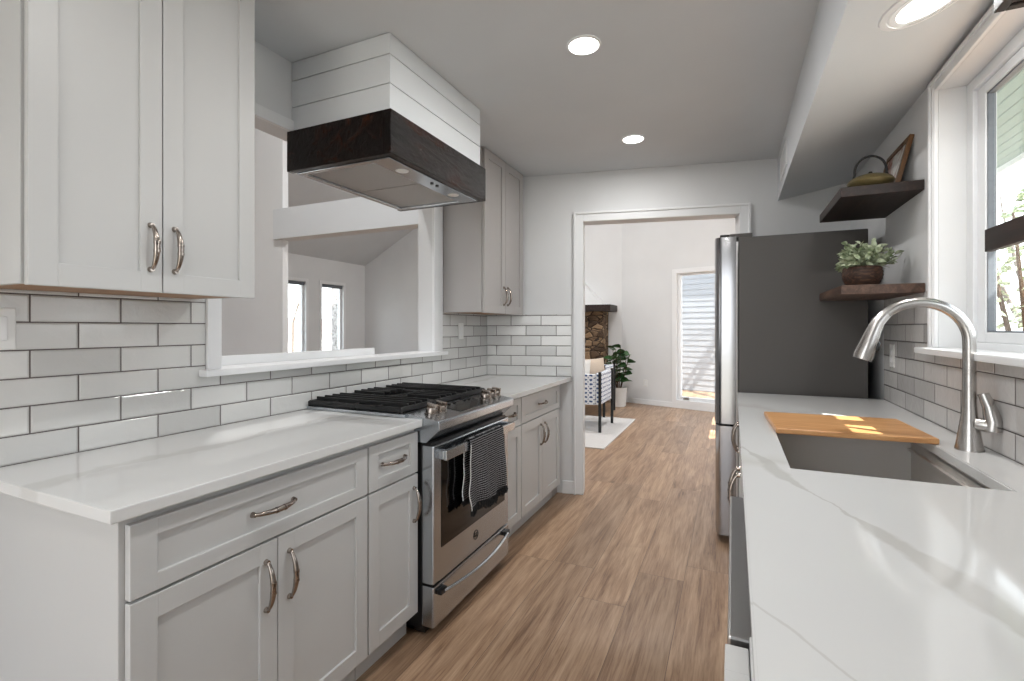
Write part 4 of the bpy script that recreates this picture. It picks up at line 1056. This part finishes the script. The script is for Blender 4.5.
MB(FW).prism([(2.05, 3.86), (5.55, 3.86), (3.8, 5.3)], -3.7, 1.9, 'X').build('roof', M['roof'], t)
t = thing('house', 'low white house with brown roof across the lawn, seen through the left windows', 'house', (-40, 34, -1.9))
m = MB(); m.box((-47, 26, -1.95), (-40, 46, 0.75)); m.build('walls', plain('white_house_wall', (238, 236, 232), 0.8), t)
m = MB(); m.prism([(-39.4, 0.75), (-43.5, 2.35), (-47.6, 0.75)], 25.4, 46.6, 'Y'); m.build('roof', M['roof'], t)
m = MB(); m.box((-40.02, 36.2, -0.9), (-39.95, 38.0, 0.1)); m.build('window', M['gasket'], t)
t = thing('brick_pier', 'pale brick porch pier outside the right one of the two left windows', 'pier', (-8.4, 8.2, -0.35))
m = MB(); m.box((-8.55, 8.63, -0.4), (-8.15, 9.05, 2.9)); m.build('shaft', plain('pale_brick', (150, 146, 144), 0.9, 0, 0.2, 20, 0.01, 40), t)
M['lattice'] = plain('white_painted_rail', (236, 234, 230), 0.6)
t = thing('porch_fence', 'low red and white porch fence outside the left windows', 'fence', (-12, 12, -0.35))
m = MB(); m.box((-12.1, 11.6, -0.6), (-12.0, 14.6, 0.45)); m.build('backing', M['brick'], t)
m = MB(); m.box((-11.99, 11.6, 0.40), (-11.94, 14.6, 0.50)).box((-11.99, 11.6, -0.12), (-11.94, 14.6, -0.04))
for k in range(12): m.box((-11.99, 11.6+k*0.26, -0.1), (-11.94, 11.68+k*0.26, 0.44))
m.build('railing', M['lattice'], t)

def bare_tree(x, y, z, h, seed, label, depth=5, spread=0.55, r0=0.11):
    rg = random.Random(seed); mb = MB()
    def grow(p, d, L, r, k):
        pts = [p]; rr = [r]; q = p.copy(); dd = d.copy()
        for i in range(4):
            dd = (dd+Vector((rg.uniform(-1, 1), rg.uniform(-1, 1), rg.uniform(-0.5, 0.8)))*0.14).normalized(); q = q+dd*L/4; pts.append(q.copy()); rr.append(r*(1-0.11*(i+1)))
        mb.tube(pts, rr, 6 if k > 2 else 4, k == 0)
        if k == 0: return
        for i in range(rg.choice((2, 3, 3))):
            ax = Vector((rg.uniform(-1, 1), rg.uniform(-1, 1), rg.uniform(-0.3, 0.6)))
            nd = (dd+ax*spread*1.25).normalized(); at = pts[-1] if i < 2 else pts[-2]
            grow(at, nd, L*rg.uniform(0.62, 0.82), rr[-1]*rg.uniform(0.55, 0.78), k-1)
    grow(Vector((x, y, z)), Vector((0, 0, 1)), h*0.36, r0, depth)
    return tag(mb.build('bare_tree', M['bark_pale'], None, True), label, 'tree', 'bare winter trees')
bare_tree(0.9, 9.3, -0.4, 5.2, 11, 'bare tree beside the far living room window, its shadow on the siding', 6, 0.7, 0.12)
bare_tree(-20.5, 18.0, -1.1, 7.5, 8, 'bare tree on the lawn seen in the leftmost window', 6, 0.6, 0.09)
bare_tree(-22.5, 24.4, -1.2, 8.0, 21, 'bare tree on the lawn seen in the right one of the two left windows', 6, 0.6, 0.09)
bare_tree(5.5, 13.4, -0.4, 6.0, 33, 'bare tree outside the kitchen window, nearer the house', 6, 0.6, 0.14)
bare_tree(10.4, 25.0, -0.4, 10.0, 41, 'bare tree outside the kitchen window, farther from the house', 6, 0.6, 0.15)
t = thing('evergreen_shrub', 'green leafy shrub beyond the kitchen window', 'shrub', (3.75, 8.9, -0.4))
m = MB(); st = MB(); rg = random.Random(5)
for i in range(900):
    a = rg.uniform(0, 6.28); q = rg.uniform(0, 1); r = 0.75*math.sqrt(rg.random())*math.sin(math.pi*min(0.95, q*0.85+0.12)); z = 0.3+3.3*q
    leaf(m, (3.75+r*math.cos(a), 8.9+r*math.sin(a), z-0.4), (math.cos(a), math.sin(a), rg.uniform(-0.4, 0.8)), rg.uniform(0.08, 0.15), rg.uniform(0.045, 0.08), 0.3, 0.2, rg.uniform(-1.2, 1.2))
for i in range(8):
    a = i*0.785; st.tube([(3.75, 8.9, -0.4), (3.75+0.3*math.cos(a), 8.9+0.3*math.sin(a), 1.2), (3.75+0.6*math.cos(a), 8.9+0.6*math.sin(a), 2.8)], [0.04, 0.03, 0.015], 6)
m.build('leaves', M['leaf_pale'], t); st.build('stems', M['bark'], t)
# porch roof outside the kitchen window
M['porch'] = plain('pale_green_porch_boards', (128, 148, 144), 0.6)
t = thing('porch_roof', 'pale green porch ceiling outside the top of the kitchen window', 'roof', (1.3, 3, 2.46))
slots = ((1.555, 1.690, 1.68, 2.00), (1.555, 1.690, 1.42, 1.58))          # two gaps added to the boards to put sun patches on the cutting board
xs = [XR+0.16, 1.555, 1.690, 1.78]
m = MB()
for i in range(3):
    cut = [q for q in slots if abs(q[0]-xs[i]) < 1e-6]
    for ya, yb in (((-1.0, cut[1][2]), (cut[1][3], cut[0][2]), (cut[0][3], 5.2)) if cut else ((-1.0, 5.2),)):
        nb = max(1, round((xs[i+1]-xs[i])/0.07)); wb = (xs[i+1]-xs[i])/nb
        for k in range(nb): m.box((xs[i]+k*wb+0.001, ya, 2.46), (xs[i]+(k+1)*wb-0.001, yb, 2.486), 0.003, 1)
m.build('ceiling_boards', M['porch'], t)
m = MB()
for i in range(3):
    cut = [q for q in slots if abs(q[0]-xs[i]) < 1e-6]
    for ya, yb in (((-1.0, cut[1][2]), (cut[1][3], cut[0][2]), (cut[0][3], 5.2)) if cut else ((-1.0, 5.2),)): m.box((xs[i], ya, 2.4865), (xs[i+1], yb, 2.50))
m.box((1.755, -1.0, 2.42), (1.78, 5.2, 2.56)); m.build('fascia', M['trim'], t)
